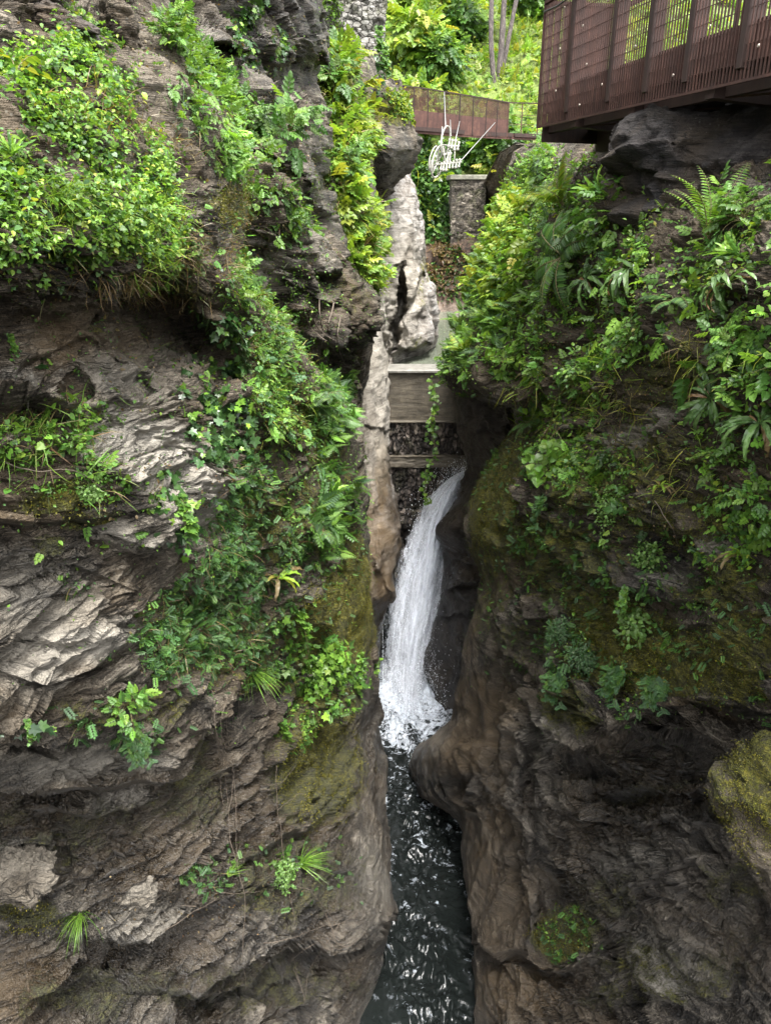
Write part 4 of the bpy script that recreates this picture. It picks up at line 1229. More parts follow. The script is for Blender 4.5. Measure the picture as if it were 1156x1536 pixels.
# ---- hanging sculpture of white wheels
def sculpture():
    D = 28.5
    Q = lambda x, y, dd=0.0: np.array(pt(x, y, D + dd))
    r = empty("hanging_sculpture", Vector(Q(665, 225)))
    tag(r, "white wheel and spindle contraption hung on cables below the footbridge", "sculpture")

    def ring(cx, cy, rx, ry, ang, depth, rad, name):
        a = math.radians(ang)
        P = []
        for i in range(36):
            t = 2 * math.pi * i / 36
            u, v = rx * math.cos(t), ry * math.sin(t)
            P.append(Q(cx + u * math.cos(a) - v * math.sin(a), cy + u * math.sin(a) + v * math.cos(a), depth * math.cos(t)))
        MB().tube(P, rad, 7, closed=True).build(name, M_WHITE, r, True)
        return P
    P = ring(657, 242, 8.5, 25, 14, 0.35, 0.034, "wheel")
    c = np.mean(P, 0)
    m = MB()
    for i in range(0, 36, 6):
        m.tube([c, P[i]], 0.018, 6)
    m.build("spoke_set", M_WHITE, r, True)
    ring(650, 238, 5.5, 19, 14, 0.3, 0.03, "wheel")
    ring(668, 211, 6.5, 22, 7, 0.3, 0.034, "wheel")
    MB().tube([Q(643, 248), Q(668, 246), Q(692, 243)], 0.03, 8).build("axle", M_WHITE, r, True)
    MB().tube([Q(663, 217), Q(676, 219), Q(689, 219)], 0.03, 8).build("axle", M_WHITE, r, True)

    def spindle(x, y, h, w):
        p = []
        for k, q in ((-1, .3), (-.9, 1), (-.62, 1.05), (-.4, .6), (0, .72), (.4, .6), (.62, 1.05), (.9, 1), (1, .3)):
            p.append((k, q))
        MB().tube([Q(x - 1.2 * k, y + h * k) for k, _ in p], [w * q for _, q in p], 9).build("spindle", M_WHITE, r, True)
    for x, y, h, w in ((673, 215, 7, .045), (677.5, 216, 7.5, .05), (682, 218, 9, .055), (687, 219, 7, .05), (661, 250, 6, .045), (665, 250, 7.5, .05), (669.5, 249, 8.5, .055), (674, 247.5, 6, .05),
                       (679, 247, 6, .045), (684, 246, 7.5, .055), (688.5, 245, 7, .05), (645, 247, 7, .05), (649, 247.5, 6, .04), (671, 236, 8, .045), (675, 235, 7, .04)):
        spindle(x, y, h, w)
    for a, b in (((663, 190), (662, 236)), ((675, 225), (673, 240)), ((682, 222), (681, 246)), ((664, 219), (668, 246))):
        MB().tube([Q(*a), Q(*b)], 0.02, 6).build("strut", M_WHITE, r, True)
    brg = lambda x, y, d: np.array(pt(x, y, d))
    for a, b in ((Q(668, 189), brg(666, 138, 34.7)), (Q(676, 204), brg(675, 180, 34.9)), (Q(683, 210), brg(689, 182, 35.0)), (Q(691, 241), brg(742, 184, 35.5))):
        MB().tube([a, b], 0.018, 6).build("cable", M_WIRE, r, True)


sculpture()


# ---- masonry
def stone_material(name, lo, mid, hi, scale, stretch=(1, 1, 1), mortar=(0.06, 0.05, 0.04), rnd=0.8, moss=0.5):
    k = NT(name)
    w = k.coords(stretch)
    v = k.n('ShaderNodeTexVoronoi', {'Vector': k.n('ShaderNodeMixRGB', {'Fac': 0.06, 'Color1': w, 'Color2': k.n('ShaderNodeTexNoise', {'Vector': w, 'Scale': 2.0}).outputs['Color']}).outputs[0], 'Scale': scale, 'Randomness': rnd})
    ve = k.n('ShaderNodeTexVoronoi', {'Vector': w, 'Scale': scale, 'Randomness': rnd}, feature='DISTANCE_TO_EDGE')
    g = k.n('ShaderNodeSeparateColor', {'Color': k.n('ShaderNodeTexVoronoi', {'Vector': w, 'Scale': scale, 'Randomness': rnd}).outputs['Color']}).outputs[0]
    n = k.noise(k.coords(), 14, 6, 0.7)
    col = k.ramp(k.math('ADD', k.math('MULTIPLY', g, 0.55), k.math('MULTIPLY', n, 0.5)), [(0.25, lo), (0.52, mid), (0.8, hi)])
    e = k.ramp(ve.outputs['Distance'], [(0.02, 0.0), (0.09, 1.0)])
    col = k.mix(e, mortar, col)
    ms = k.math('MULTIPLY', k.ramp(k.noise(k.coords(), 1.6, 6, 0.7), [(0.5, 0.0), (0.62, 1.0)]), moss)
    col = k.mix(ms, col, (0.06, 0.07, 0.018))
    h = k.math('ADD', k.math('MULTIPLY', e, 0.8), k.math('MULTIPLY', n, 0.4))
    return k.done(k.bsdf(Base_Color=col, Roughness=0.85, Normal=k.bump(h, 1.0, 0.06)).outputs[0])


def rough_block(name, c, ax, ay, az, nx, ny, mat, parent, scale=(4, 4, 4), amp=0.06, seed=1):
    """A masonry block whose faces bulge stone by stone."""
    c, ax, ay, az = [np.asarray(a, float) for a in (c, ax, ay, az)]
    mb = MB()
    for (o, u, v, nu, nv) in ((-ay, ax, az, nx, ny), (ay, -ax, az, nx, ny), (ax, ay, az, max(4, nx // 2), ny), (-ax, -ay, az, max(4, nx // 2), ny), (az, ax, ay, nx, max(4, nx // 2)), (-az, ax, -ay, nx, max(4, nx // 2))):
        U, V = np.meshgrid(np.linspace(-1, 1, nu), np.linspace(-1, 1, nv))
        P = c + o + U[..., None] * u + V[..., None] * v
        b, k, _ = blocks(P * np.array(scale), seed, 0.1, 0.1, 0.4)
        edge = np.minimum(1, 8 * np.minimum(1 - np.abs(U), 1 - np.abs(V)))
        n = o / np.linalg.norm(o)
        P = P + n * ((amp * b - amp * 0.6 * k) * edge)[..., None] + 0.3 * amp * np.stack([fbm(P * 5, 2, seed + i) for i in range(3)], -1)
        idx = np.arange(nu * nv).reshape(nv, nu)
        mb.add(P.reshape(-1, 3), np.stack([idx[:-1, :-1], idx[:-1, 1:], idx[1:, 1:], idx[1:, :-1]], -1).reshape(-1, 4))
    return mb.build(name, mat, parent, True)


M_PIER = stone_material("pier_stone", (0.03, 0.025, 0.019), (0.085, 0.07, 0.052), (0.19, 0.165, 0.13), 5.0, (1, 1, 1.9))
M_WALL = stone_material("grey_rubble", (0.12, 0.112, 0.10), (0.20, 0.19, 0.172), (0.31, 0.30, 0.275), 6.0, (1, 1, 1.7), mortar=(0.075, 0.068, 0.058), moss=0.5)
M_RUBBLE = stone_material("wet_upright_stone", (0.014, 0.011, 0.009), (0.048, 0.038, 0.031), (0.13, 0.105, 0.088), 3.0, (2.6, 1.0, 0.8), (0.012, 0.010, 0.009), moss=0.2)
M_CAP = plain("mossy_cap_stone", (0.16, 0.155, 0.12), 0.9, 0, 0.5, 5)


def pier():
    d = 37.0
    top = pt(704, 270, d); 
    hw = 0.92
    zt = top[2]
    r = empty("stone_pier", Vector((top[0], top[1] + 0.7, zt - 4.0)))
    tag(r, "rubble stone pier with mossy cap slab behind the pool", "pier")
    c = np.array([top[0] - 0.02, top[1] + 0.75, zt - 2.0])
    rough_block("masonry", c, [0.82, 0, 0], [0, 0.75, 0], [0, 0, 2.0], 34, 60, M_PIER, r, (3, 3, 6), 0.07, 3)
    m = MB().box([top[0], top[1] + 0.72, zt + 0.12], [0.98, 0.03, 0], [-0.03, 0.85, 0], [0, 0, 0.11], 0.03)
    m.build("cap_slab", M_CAP, r)


pier()


def stone_wall():
    """Grey rubble retaining wall that stands on the buttress, top left of the far hillside."""
    r = empty("stone_wall", P3(530, 120, 19.0))
    tag(r, "grey rubble stone wall with climbing plants on top of the buttress", "wall")
    c = np.array(pt(524, 20, 19.3)) + np.array([0, 0.6, 0.3])
    rough_block("masonry", c, [0.74, 0.30, 0.02], [-0.2, 0.6, 0], [0.16, 0, 2.1], 60, 120, M_WALL, r, (3.2, 3.2, 5), 0.10, 9)
    rough_block("coping", c + np.array([0.16, 0, 2.25]), [0.80, 0.33, 0], [-0.22, 0.66, 0], [0, 0, 0.12], 24, 6, M_CAP, r, (2, 2, 2), 0.03, 19)


stone_wall()


def concrete_material():
    k = NT("board_marked_concrete")
    w = k.coords()
    bd = k.coords((1.4, 1.4, 7))
    n1, n2, n3 = k.noise(bd, 1.5, 6, 0.65), k.noise(w, 3.5, 6, 0.7), k.noise(w, 45, 3, 0.6)
    f = k.math('ADD', k.math('MULTIPLY', n1, 0.5), k.math('ADD', k.math('MULTIPLY', n2, 0.4), k.math('MULTIPLY', n3, 0.15)))
    col = k.ramp(f, [(0.35, (0.030, 0.026, 0.020)), (0.52, (0.085, 0.072, 0.053)), (0.70, (0.17, 0.145, 0.105))])
    z = k.n('ShaderNodeSeparateXYZ', {'Vector': w}).outputs[2]
    rust = k.n('ShaderNodeMapRange', {'Value': z, 'From Min': -6.5, 'From Max': -5.9, 'To Min': 0.45, 'To Max': 0.0}).outputs[0]
    col = k.mix(k.math('MULTIPLY', rust, n2), col, (0.16, 0.085, 0.045))
    return k.done(k.bsdf(Base_Color=col, Roughness=0.6, Normal=k.bump(f, 0.8, 0.05)).outputs[0])


def weir():
    d = 24.0
    top = pt(620, 557, d)
    zt, y0 = top[2], top[1]
    r = empty("weir", Vector((top[0], y0, zt - 4.6)))
    tag(r, "concrete and stone weir across the gorge above the waterfall", "weir")
    x0, x1 = pt(560, 557, d)[0], pt(735, 557, d)[0]
    xm, hx = (x0 + x1) / 2, (x1 - x0) / 2
    M_CON = concrete_material()
    zc = lambda py: pt(620, py, d)[2]
    k = NT("washed_crest")
    M_CREST = k.done(k.bsdf(Base_Color=k.ramp(k.noise(k.coords(), 5, 6, 0.7), [(0.3, (0.11, 0.105, 0.09)), (0.6, (0.24, 0.23, 0.205))]), Roughness=0.5, Normal=k.bump(k.noise(k.coords(), 18, 4), 0.4, 0.02)).outputs[0])
    MB().box([xm, y0 + 0.34, zt + 0.02], [hx, 0, 0], [0, 0.44, 0.012], [0, 0, 0.05], 0.03).build("crest", M_CREST, r)
    zA, zB = zt - 0.055, zc(640)
    rough_block("concrete_face", [xm, y0 + 0.55, (zA + zB) / 2], [hx, 0, 0], [0, 0.55, 0], [0, 0, (zA - zB) / 2], 60, 40, M_CON, r, (0.6, 0.6, 2), 0.015, 23)
    for z, s in ((zB, 0.05),):
        MB().box([xm, y0 - s * 0.5 - 0.03, z], [hx, 0, 0], [0, s + 0.03, 0], [0, 0, 0.028], 0.012).build("ledge", M_CON, r)
    zC = zc(697)
    rough_block("upright_masonry", [xm, y0 + 0.55, (zB + zC) / 2 - 0.02], [hx, 0, 0], [0, 0.60, 0], [0, 0, (zB - zC) / 2 - 0.02], 110, 60, M_RUBBLE, r, (7.5, 3, 2.0), 0.13, 29)
    zD = zc(716)
    rough_block("concrete_step", [xm, y0 + 0.45, (zC + zD) / 2], [hx, 0, 0], [0, 0.75, 0], [0, 0, (zC - zD) / 2], 60, 14, M_CON, r, (0.8, 0.8, 5), 0.05, 37)
    zE = zc(790)
    rough_block("lower_masonry", [xm, y0 + 0.5, (zD + zE) / 2 - 0.02], [hx, 0, 0], [0, 0.72, 0], [0, 0, (zD - zE) / 2 - 0.02], 110, 60, M_RUBBLE, r, (7, 3, 2.0), 0.13, 43)
    rough_block("footing", [xm, y0 + 0.2, (zE + WATER_Z - 0.5) / 2], [hx, 0, 0], [0, 0.75, 0], [0, 0, (zE - WATER_Z + 0.5) / 2 - 0.03], 60, 50, M_RUBBLE, r, (2, 2, 2.4), 0.2, 47)


weir()


# ---- boulders
def boulder(name, centre, radii, rot, seed, mat, label, cat, moss=0.0, pale=0.0, soil=0.0, wet=0.0, amp=0.12, group=None, n=110, sq=0.82):
    U, V = np.meshgrid(np.linspace(0, 2 * math.pi, n * 2, endpoint=False), np.linspace(0.0, math.pi, n))
    S = np.stack([np.sin(V) * np.cos(U), np.sin(V) * np.sin(U), np.cos(V)], -1)
    S = np.sign(S) * np.abs(S) ** sq
    P = S * np.array(radii)
    R = np.array(Matrix.Rotation(rot[2], 3, 'Z') @ Matrix.Rotation(rot[1], 3, 'Y') @ Matrix.Rotation(rot[0], 3, 'X'))
    P = P @ R.T
    W = P + np.asarray(centre)
    sc = float(np.mean(radii))
    b, k_, c = blocks(W / sc * np.array([1.0, 1.0, 1.9]), seed, 0.12, 0.06)
    b2, k2, c2 = blocks(W / sc * np.array([2.8, 2.8, 6]), seed + 1, 0.12, 0.06)
    N = P / (np.linalg.norm(P, axis=-1, keepdims=True) + 1e-9)
    P = P + N * (sc * amp * (2.2 * b + 0.9 * b2 - 0.3 * k_ + 1.2 * fbm(W / sc * 1.2, 4, seed + 2)) + (0.02 * moss) * fbm(W * 14, 3, seed + 5))[..., None]
    idx = np.arange(P.shape[0] * P.shape[1]).reshape(P.shape[:2])
    i2 = np.roll(idx, -1, 1)
    F = np.stack([idx[:-1], idx[1:], i2[1:], i2[:-1]], -1).reshape(-1, 4)
    o1 = np.ones(P.shape[:2])
    nm = np.clip(moss * (0.75 + 0.5 * N[..., 2]), 0, 1) if moss else 0 * o1
    o = mesh_np(name, P.reshape(-1, 3), F, mat, attrs={'mask': np.stack([nm, pale * o1, wet * o1, o1], -1).reshape(-1, 4), 'tone': np.stack([soil * o1, c, 0 * o1, o1], -1).reshape(-1, 4)})
    o.location = centre
    tag(o, label, cat, group)
    W = P + np.asarray(centre)
    qx, qy, qd = project(W)
    Nn = np.cross(np.gradient(P, axis=0), np.gradient(P, axis=1))
    A = np.linalg.norm(Nn, axis=-1)
    SHEETS.append((name, qx.ravel(), qy.ravel(), qd.ravel(), W.reshape(-1, 3), N.reshape(-1, 3), A.ravel()))
    return o


boulder("boulder", pt(1162, 1198, 6.2), (0.36, 0.45, 0.50), (0.1, 0.2, 0.3), 5, M_ROCK_R, "bulging boulder padded with olive moss at the right edge of the photo", "boulder", moss=0.55, pale=0.15, soil=0.5, amp=0.11)
boulder("boulder", pt(1090, 268, 9.4), (1.35, 1.3, 1.05), (0.2, -0.25, 0.3), 15, M_ROCK_D, "large dark bare boulder directly under the near walkway", "boulder", amp=0.11, n=150)
boulder("stone", pt(209, 1343, 8.12), (0.17, 0.16, 0.24), (0.1, 0.15, 0.0), 25, M_ROCK_L, "pale rounded stone set in the lower left cliff", "stone", pale=0.55, soil=0.25, amp=0.11, n=90, sq=0.7)
boulder("stone", pt(85, 42, 5.6), (0.28, 0.3, 0.12), (0.2, 0.35, 0.4), 35, M_ROCK_D, "dark jutting stone slab at the top left corner", "stone", amp=0.13, n=70)
boulder("stone", pt(181, 40, 6.3), (0.12, 0.2, 0.22), (0.2, -0.3, 0.4), 45, M_ROCK_L, "tilted brown stone on the upper left slope", "stone", soil=0.5, amp=0.1, n=60)
boulder("stone", pt(36, 1312, 6.85), (0.24, 0.25, 0.14), (0.1, 0.25, 0.2), 55, M_ROCK_L, "pale angular rock knob at the lower left edge", "stone", pale=0.3, soil=0.3, wet=0.3, amp=0.18, n=70)


# ---- tree trunks on the hillside
def bark_material():
    k = NT("bark")
    n = k.noise(k.coords((3, 3, 0.8)), 3.0, 7, 0.7)
    col = k.ramp(n, [(0.3, (0.014, 0.011, 0.010)), (0.5, (0.050, 0.040, 0.036)), (0.7, (0.12, 0.10, 0.09))])
    return k.done(k.bsdf(Base_Color=col, Roughness=0.9, Normal=k.bump(n, 1.0, 0.08)).outputs[0])


M_BARK = bark_material()
# ------------------------------------------------------------------ leaves
def leaf_material(name, trans=0.38, rough=0.48):
    k = NT(name)
    c = k.attr('leaf').outputs['Color']
    n = k.noise(k.coords(), 26, 3, 0.6)
    c = k.mix(0.30, c, k.mix(n, (0.02, 0.035, 0.01), (0.16, 0.24, 0.05)), 'OVERLAY')
    b = k.bsdf(Base_Color=c, Roughness=rough)
    k.set(b, 'Specular IOR Level', 0.35)
    t = k.n('ShaderNodeBsdfTranslucent', {'Color': k.mix(1.0, c, (1.5, 1.45, 0.7), 'MULTIPLY')})
    mx = k.n('ShaderNodeMixShader')
    k.set(mx, 0, trans)
    k.t.links.new(b.outputs[0], mx.inputs[1]); k.t.links.new(t.outputs[0], mx.inputs[2])
    return k.done(mx.outputs[0])


M_LEAF = leaf_material("leaf", 0.36, 0.40)
M_LEAF_S = leaf_material("glossy_leaf", 0.16, 0.30)
M_STEM = plain("plant_stem", (0.10, 0.085, 0.03), 0.7, 0, 0.4, 20)
M_TWIG = plain("dry_twig", (0.10, 0.078, 0.058), 0.8, 0, 0.4, 20)

Y = lambda y: -0.16 * y * y


def _oval(w1=.33, w2=.27, fold=.07):
    V = [(0, 0, 0), (-w1, .32, fold), (0, .32, 0), (w1, .32, fold), (-w2, .68, fold + Y(.68)), (0, .68, Y(.68)), (w2, .68, fold + Y(.68)), (0, 1, Y(1) * 1.3)]
    T = [(0, 3, 2), (0, 2, 1), (5, 6, 7), (4, 5, 7), (2, 3, 6), (2, 6, 5), (1, 2, 5), (1, 5, 4)]
    return np.array(V, float), np.array(T)


def _fan(outline, c=(0, .42, -.02)):
    V = [c] + [(x, y, .05 * abs(x) + Y(y)) for x, y in outline]
    n = len(outline)
    T = [(0, 1 + (i + 1) % n, 1 + i) for i in range(n)]
    return np.array(V, float), np.array(T)


def _merge(parts):
    V, T, n = [], [], 0
    for v, t in parts:
        V.append(v); T.append(t + n); n += len(v)
    return np.concatenate(V), np.concatenate(T)


def _place(tpl, pos, ang, s, droop=0.0):
    v, t = tpl
    a = math.radians(ang)
    x = v[:, 0] * math.cos(a) + v[:, 1] * math.sin(a)
    y = -v[:, 0] * math.sin(a) + v[:, 1] * math.cos(a)
    z = v[:, 2] - droop * v[:, 1]
    return np.stack([x, y, z], 1) * s + np.array(pos, float), t


L_OVAL = _oval()
L_NARROW = _oval(.17, .13, .04)
L_PINNA = _oval(.11, .09, .02)
L_BROAD = _oval(.46, .36, .09)
L_SMALL = (np.array([(0, 0, 0), (-.34, .5, .08), (0, .5, 0), (.34, .5, .08), (0, 1, -.12)], float), np.array([(0, 3, 2), (0, 2, 1), (2, 3, 4), (1, 2, 4)]))
L_HEART = _fan([(0, .06), (.30, -.04), (.50, .2), (.40, .6), (0, 1.02), (-.40, .6), (-.50, .2), (-.30, -.04)])
L_IVY = _fan([(0, .06), (.20, -.10), (.52, .08), (.34, .32), (.58, .58), (.24, .62), (0, 1.05), (-.24, .62), (-.58, .58), (-.34, .32), (-.52, .08), (-.20, -.10)], (0, .35, -.03))
L_TRI = _merge([_place(L_OVAL, (0, .3, 0), 0, .72), _place(L_OVAL, (0.02, .28, 0), 68, .6, .1), _place(L_OVAL, (-0.02, .28, 0), -68, .6, .1)])
L_BLADE = (np.array([(-.017, 0, 0), (.017, 0, 0), (-.016, .4, .02), (.016, .4, .02), (-.010, .75, -.10), (.010, .75, -.10), (0, 1, -.32)], float),
           np.array([(0, 1, 3), (0, 3, 2), (2, 3, 5), (2, 5, 4), (4, 5, 6)]))
L_SPRIG = _merge([_place(L_SMALL, (0, .05 + .17 * i, 0), s * 62, .30, .1) for i in range(5) for s in (-1, 1)] + [_place(L_SMALL, (0, .82, 0), 0, .26)])
L_PINN = _merge([_place(L_OVAL, (0, .16 + .22 * i, Y(.2 * i)), s * 58, .40 - .03 * i, .12) for i in range(3) for s in (-1, 1)] + [_place(L_OVAL, (0, .70, -.06), 0, .42)])
L_FERNLET = _merge([_place(L_NARROW, (0, .05 + .085 * i, Y(.085 * i)), s * 68, .44 * (1 - (i / 11.5)) ** .8 * min(1, .45 + .2 * i), .15) for i in range(11) for s in (-1, 1)])


def unit(v):
    return v / (np.linalg.norm(v, axis=-1, keepdims=True) + 1e-9)


def frames(D, Nn):
    """Rows: x (width), y (leaf direction), z (leaf normal)."""
    y = unit(D)
    x = unit(np.cross(y, Nn))
    z = np.cross(x, y)
    return np.stack([x, y, z], 1)


def leaf_arrays(tpl, pos, D, Nn, size, col):
    v, t = tpl
    F = frames(D, Nn)
    V = pos[:, None] + size[:, None, None] * np.einsum('kc,ncd->nkd', v, F)
    n, kk = len(pos), len(v)
    T = (t[None] + kk * np.arange(n)[:, None, None]).reshape(-1, 3)
    C = np.repeat(col, kk, 0)
    return V.reshape(-1, 3), T, C


def palette(r, n, cols, jit=0.16, w=None):
    cols = np.array(cols, float)
    i = r.choice(len(cols), n, p=w)
    j = r.choice(len(cols), n, p=w)
    f = r.random((n, 1)) * 0.6
    c = cols[i] * (1 - f) + cols[j] * f
    return np.clip(c * (1 + r.normal(0, jit, (n, 1))) * (1 + r.normal(0, .05, (n, 3))), 0.003, 0.8)


G_MID = [(.065, .15, .030), (.09, .19, .038), (.12, .23, .045), (.05, .11, .028)]
G_BRIGHT = [(.13, .25, .036), (.17, .30, .045), (.20, .33, .05), (.10, .20, .034)]
G_YELLOW = [(.24, .34, .04), (.30, .36, .045), (.19, .30, .04), (.36, .36, .06)]
G_DARK = [(.025, .06, .018), (.036, .082, .022), (.05, .10, .03)]
G_BLUE = [(.07, .145, .062), (.095, .18, .08), (.06, .12, .05)]
G_DRY = [(.20, .14, .07), (.14, .085, .04), (.25, .19, .10)]

# coarse depth buffer of the rock, to plant what the place shows
ZB = np.full((300, 300), 1e9, np.float32)


def _zb():
    for nm, qx, qy, qd, P, N, A in SHEETS:
        if nm == 'hillside': continue
        i, j = ((qy + 100) / 8).astype(int), ((qx + 400) / 8).astype(int)
        m = (qd > 0.5) & (i >= 0) & (i < 300) & (j >= 0) & (j < 300)
        np.minimum.at(ZB, (i[m], j[m]), qd[m].astype(np.float32))


_zb()


def surface(blobs, names=None, slack=1.2, clump=0.0, seed=0, holes=()):
    """All surface points under the given blobs, with a sampling weight each."""
    Ps, Ns, Ws = [], [], []
    for nm, qx, qy, qd, P, N, A in SHEETS:
        if names and nm not in names: continue
        x0 = min(b[0] - 1.3 * max(b[2], b[3]) for b in blobs); x1 = max(b[0] + 1.3 * max(b[2], b[3]) for b in blobs)
        y0 = min(b[1] - 1.3 * max(b[2], b[3]) for b in blobs); y1 = max(b[1] + 1.3 * max(b[2], b[3]) for b in blobs)
        m = (qx > x0) & (qx < x1) & (qy > y0) & (qy < y1) & (qd > 0.5)
        if not m.any(): continue
        px, py, p, n_, a, d = qx[m], qy[m], P[m], N[m], A[m], qd[m]
        if nm != 'hillside':
            i, j = np.clip(((py + 100) / 8).astype(int), 0, 299), np.clip(((px + 400) / 8).astype(int), 0, 299)
            a = a * (d < ZB[i, j] + slack)
        f = 14 * fbm(p * 1.5, 2, 300 + seed)
        w = mask_of(px + f, py + f[::-1] * 0 - f, blobs)
        if holes: w = w * (1 - mask_of(px + f, py, holes))
        if clump: w = w * sstep(-clump, clump, fbm(p * (2.2 if d.mean() < 14 else 0.9), 3, 320 + seed) + 0.12)
        w = w * a
        k = w > 1e-9
        Ps.append(p[k]); Ns.append(n_[k]); Ws.append(w[k])
    if not Ps: return None
    return np.concatenate(Ps), np.concatenate(Ns), np.concatenate(Ws)


UP = np.array([0, 0, 1.0])


def cover(name, label, layers, seed, mat=None, cat="ground cover", kind='stuff'):
    """One growth of many leaves. Each layer: template, count, blobs, size range, colours and habit."""
    r = np.random.default_rng(seed)
    VV, TT, CC, n0 = [], [], [], 0
    for L in layers:
        s = surface(L['at'], L.get('on'), L.get('slack', 1.2), L.get('clump', 0.35), L.get('seed', seed), L.get('holes', ()))
        if s is None: continue
        P, N, W = s
        n = L['n']
        i = r.choice(len(P), n, p=W / W.sum())
        p, nn = P[i] + r.normal(0, .015, (n, 3)), N[i]
        hgt = L.get('h', 0.08)
        g = unit(nn * 0.55 + UP * 0.6)
        lift = np.abs(r.normal(0, 1, n)) ** 1.2 * hgt * np.clip(0.6 + 0.7 * noise3(p * 2.5, seed + 7), 0.15, 1.6)
        hang = L.get('hang', 0.0)
        p = p + g * lift[:, None] - UP * (hang * r.random(n) ** 1.5)[:, None] + nn * 0.012
        out = unit(nn * np.array([1, 1, 0.2]) + 1e-3)
        D = unit(out * L.get('out', 0.5) + r.normal(0, 0.55, (n, 3)) + UP * L.get('rise', -0.15))
        ln = unit(UP * L.get('flat', 0.75) + nn * 0.35 + r.normal(0, 0.33, (n, 3)))
        size = r.uniform(*L['size'], n) * np.where(r.random(n) < .12, 1.4, 1)
        col = palette(r, n, L['col'], L.get('jit', .18), L.get('w'))
        patch = np.clip(1 + 0.55 * noise3(p * 1.1, seed + 77), 0.5, 1.6)[:, None]
        V, T, C = leaf_arrays(L['leaf'], p, D, ln, size, np.clip(col * patch, 0, .8))
        VV.append(V); TT.append(T + n0); CC.append(C); n0 += len(V)
    o = mesh_np(name, np.concatenate(VV), np.concatenate(TT), mat or M_LEAF, attrs={'leaf': np.concatenate(CC)}, smooth=False)
    tag(o, label, cat, kind=kind)
    return o


LEFT = ('rock_cliff', 'rock_ledge')
# ---- left side growth
BL = [(60, 250, 120, 175, 0, 1.0), (-170, 240, 150, 190, 0, .8), (-180, 680, 120, 60, 0, .4), (165, 300, 95, 110, 20, 1.0), (105, 100, 60, 90, 20, .85), (250, 370, 50, 50, 30, .7), (160, 150, 50, 50, 30, .6), (60, 400, 80, 35, 0, .7), (300, 385, 30, 30, 0, .5)]
HOLE_L = [(215, 175, 40, 20, 20, .5), (30, 40, 70, 40, 0, 1), (110, 135, 35, 18, 20, 1), (205, 405, 60, 18, 10, .9)]
cover("bramble_ground_cover", "bright bramble and ivy leaves covering the upper left slope", [
    dict(leaf=L_HEART, n=10500, at=BL, clump=.55, size=(.018, .038), col=G_MID + G_BRIGHT + G_BLUE, h=.07, holes=HOLE_L, on=LEFT),
    dict(leaf=L_TRI, n=3600, at=BL, clump=.55, size=(.028, .055), col=G_BRIGHT, h=.10, holes=HOLE_L, on=LEFT),
    dict(leaf=L_OVAL, n=2600, at=BL, clump=.55, size=(.018, .042), col=G_YELLOW + G_BRIGHT, h=.14, holes=HOLE_L, on=LEFT),
    dict(leaf=L_BLADE, n=520, at=[(80, 310, 50, 60, 0, 1), (250, 400, 60, 25, 20, .8), (230, 320, 60, 40, 0, .5)], size=(.10, .20), col=G_BRIGHT + G_YELLOW, h=.02, out=.9, rise=.3, on=LEFT),
    dict(leaf=L_BLADE, n=1300, at=[(300, 380, 50, 40, 40, 1), (220, 200, 90, 40, 30, .6), (110, 160, 60, 30, 0, .6), (170, 420, 120, 20, 10, .8)], size=(.08, .2), col=G_DRY, h=.01, out=.9, rise=.0, on=LEFT),
], 501)
BS = [(265, 40, 26, 30, 40), (300, 95, 26, 40, -40), (345, 140, 30, 45, -35), (390, 200, 24, 40, -20), (335, 225, 24, 60, -35, .7), (310, 180, 40, 30, 20, .6), (270, 160, 30, 60, -35, .5), (400, 290, 35, 60, -20, .7), (440, 340, 45, 30, 0, .55)]
cover("seedling_ground_cover", "pale green seedlings following the scree gully at the upper left", [
    dict(leaf=L_PINN, n=1300, at=BS, clump=.55, size=(.07, .15), col=G_MID + G_BRIGHT, h=.08, on=LEFT),
    dict(leaf=L_OVAL, n=2400, at=BS, clump=.55, size=(.022, .05), col=G_BRIGHT + G_BLUE, h=.09, on=LEFT),
    dict(leaf=L_BLADE, n=700, at=BS, size=(.1, .22), col=G_DRY + G_MID, h=.02, on=LEFT),
], 502)
BR = [(375, 440, 30, 50, -35), (410, 520, 35, 55, -20), (420, 600, 34, 60, -5), (400, 580, 40, 50, 0, .8), (345, 420, 26, 26, 0, .8), (430, 650, 26, 40, 0, .6), (360, 500, 20, 30, 0, .5), (470, 640, 30, 40, 0, .35)]
cover("ridge_ground_cover", "light green leaves and grass running down the mossy diagonal ridge", [
    dict(leaf=L_PINN, n=900, at=BR, size=(.06, .13), col=G_MID + G_BRIGHT + G_BLUE, h=.09, on=LEFT, hang=.08),
    dict(leaf=L_OVAL, n=2600, at=BR, clump=.55, size=(.02, .045), col=G_MID + G_BRIGHT, h=.09, on=LEFT, hang=.08),
    dict(leaf=L_BLADE, n=1100, at=BR + [(440, 600, 40, 100, -20, .6)], size=(.08, .2), col=G_MID + G_YELLOW + G_DRY, h=.02, out=.8, rise=-.1, on=LEFT),
], 503)
BI = [(345, 488, 30, 26, 0), (330, 640, 45, 50, 0), (275, 605, 40, 16, 10, .9), (300, 570, 30, 40, 50, .6), (375, 690, 24, 30, 0, .7), (250, 770, 20, 55, -10, .8), (270, 800, 18, 30, 0, .6), (355, 545, 16, 24, 0, .8), (335, 745, 26, 20, 0, .5), (40, 1090, 30, 12, 0, .7), (230, 860, 18, 16, 0, .8), (22, 520, 12, 12, 0, .8), (60, 545, 26, 10, 0, .3), (365, 20, 26, 60, 0, .9), (415, 60, 20, 40, 0, .5), (355, 100, 30, 14, 0, .5)]
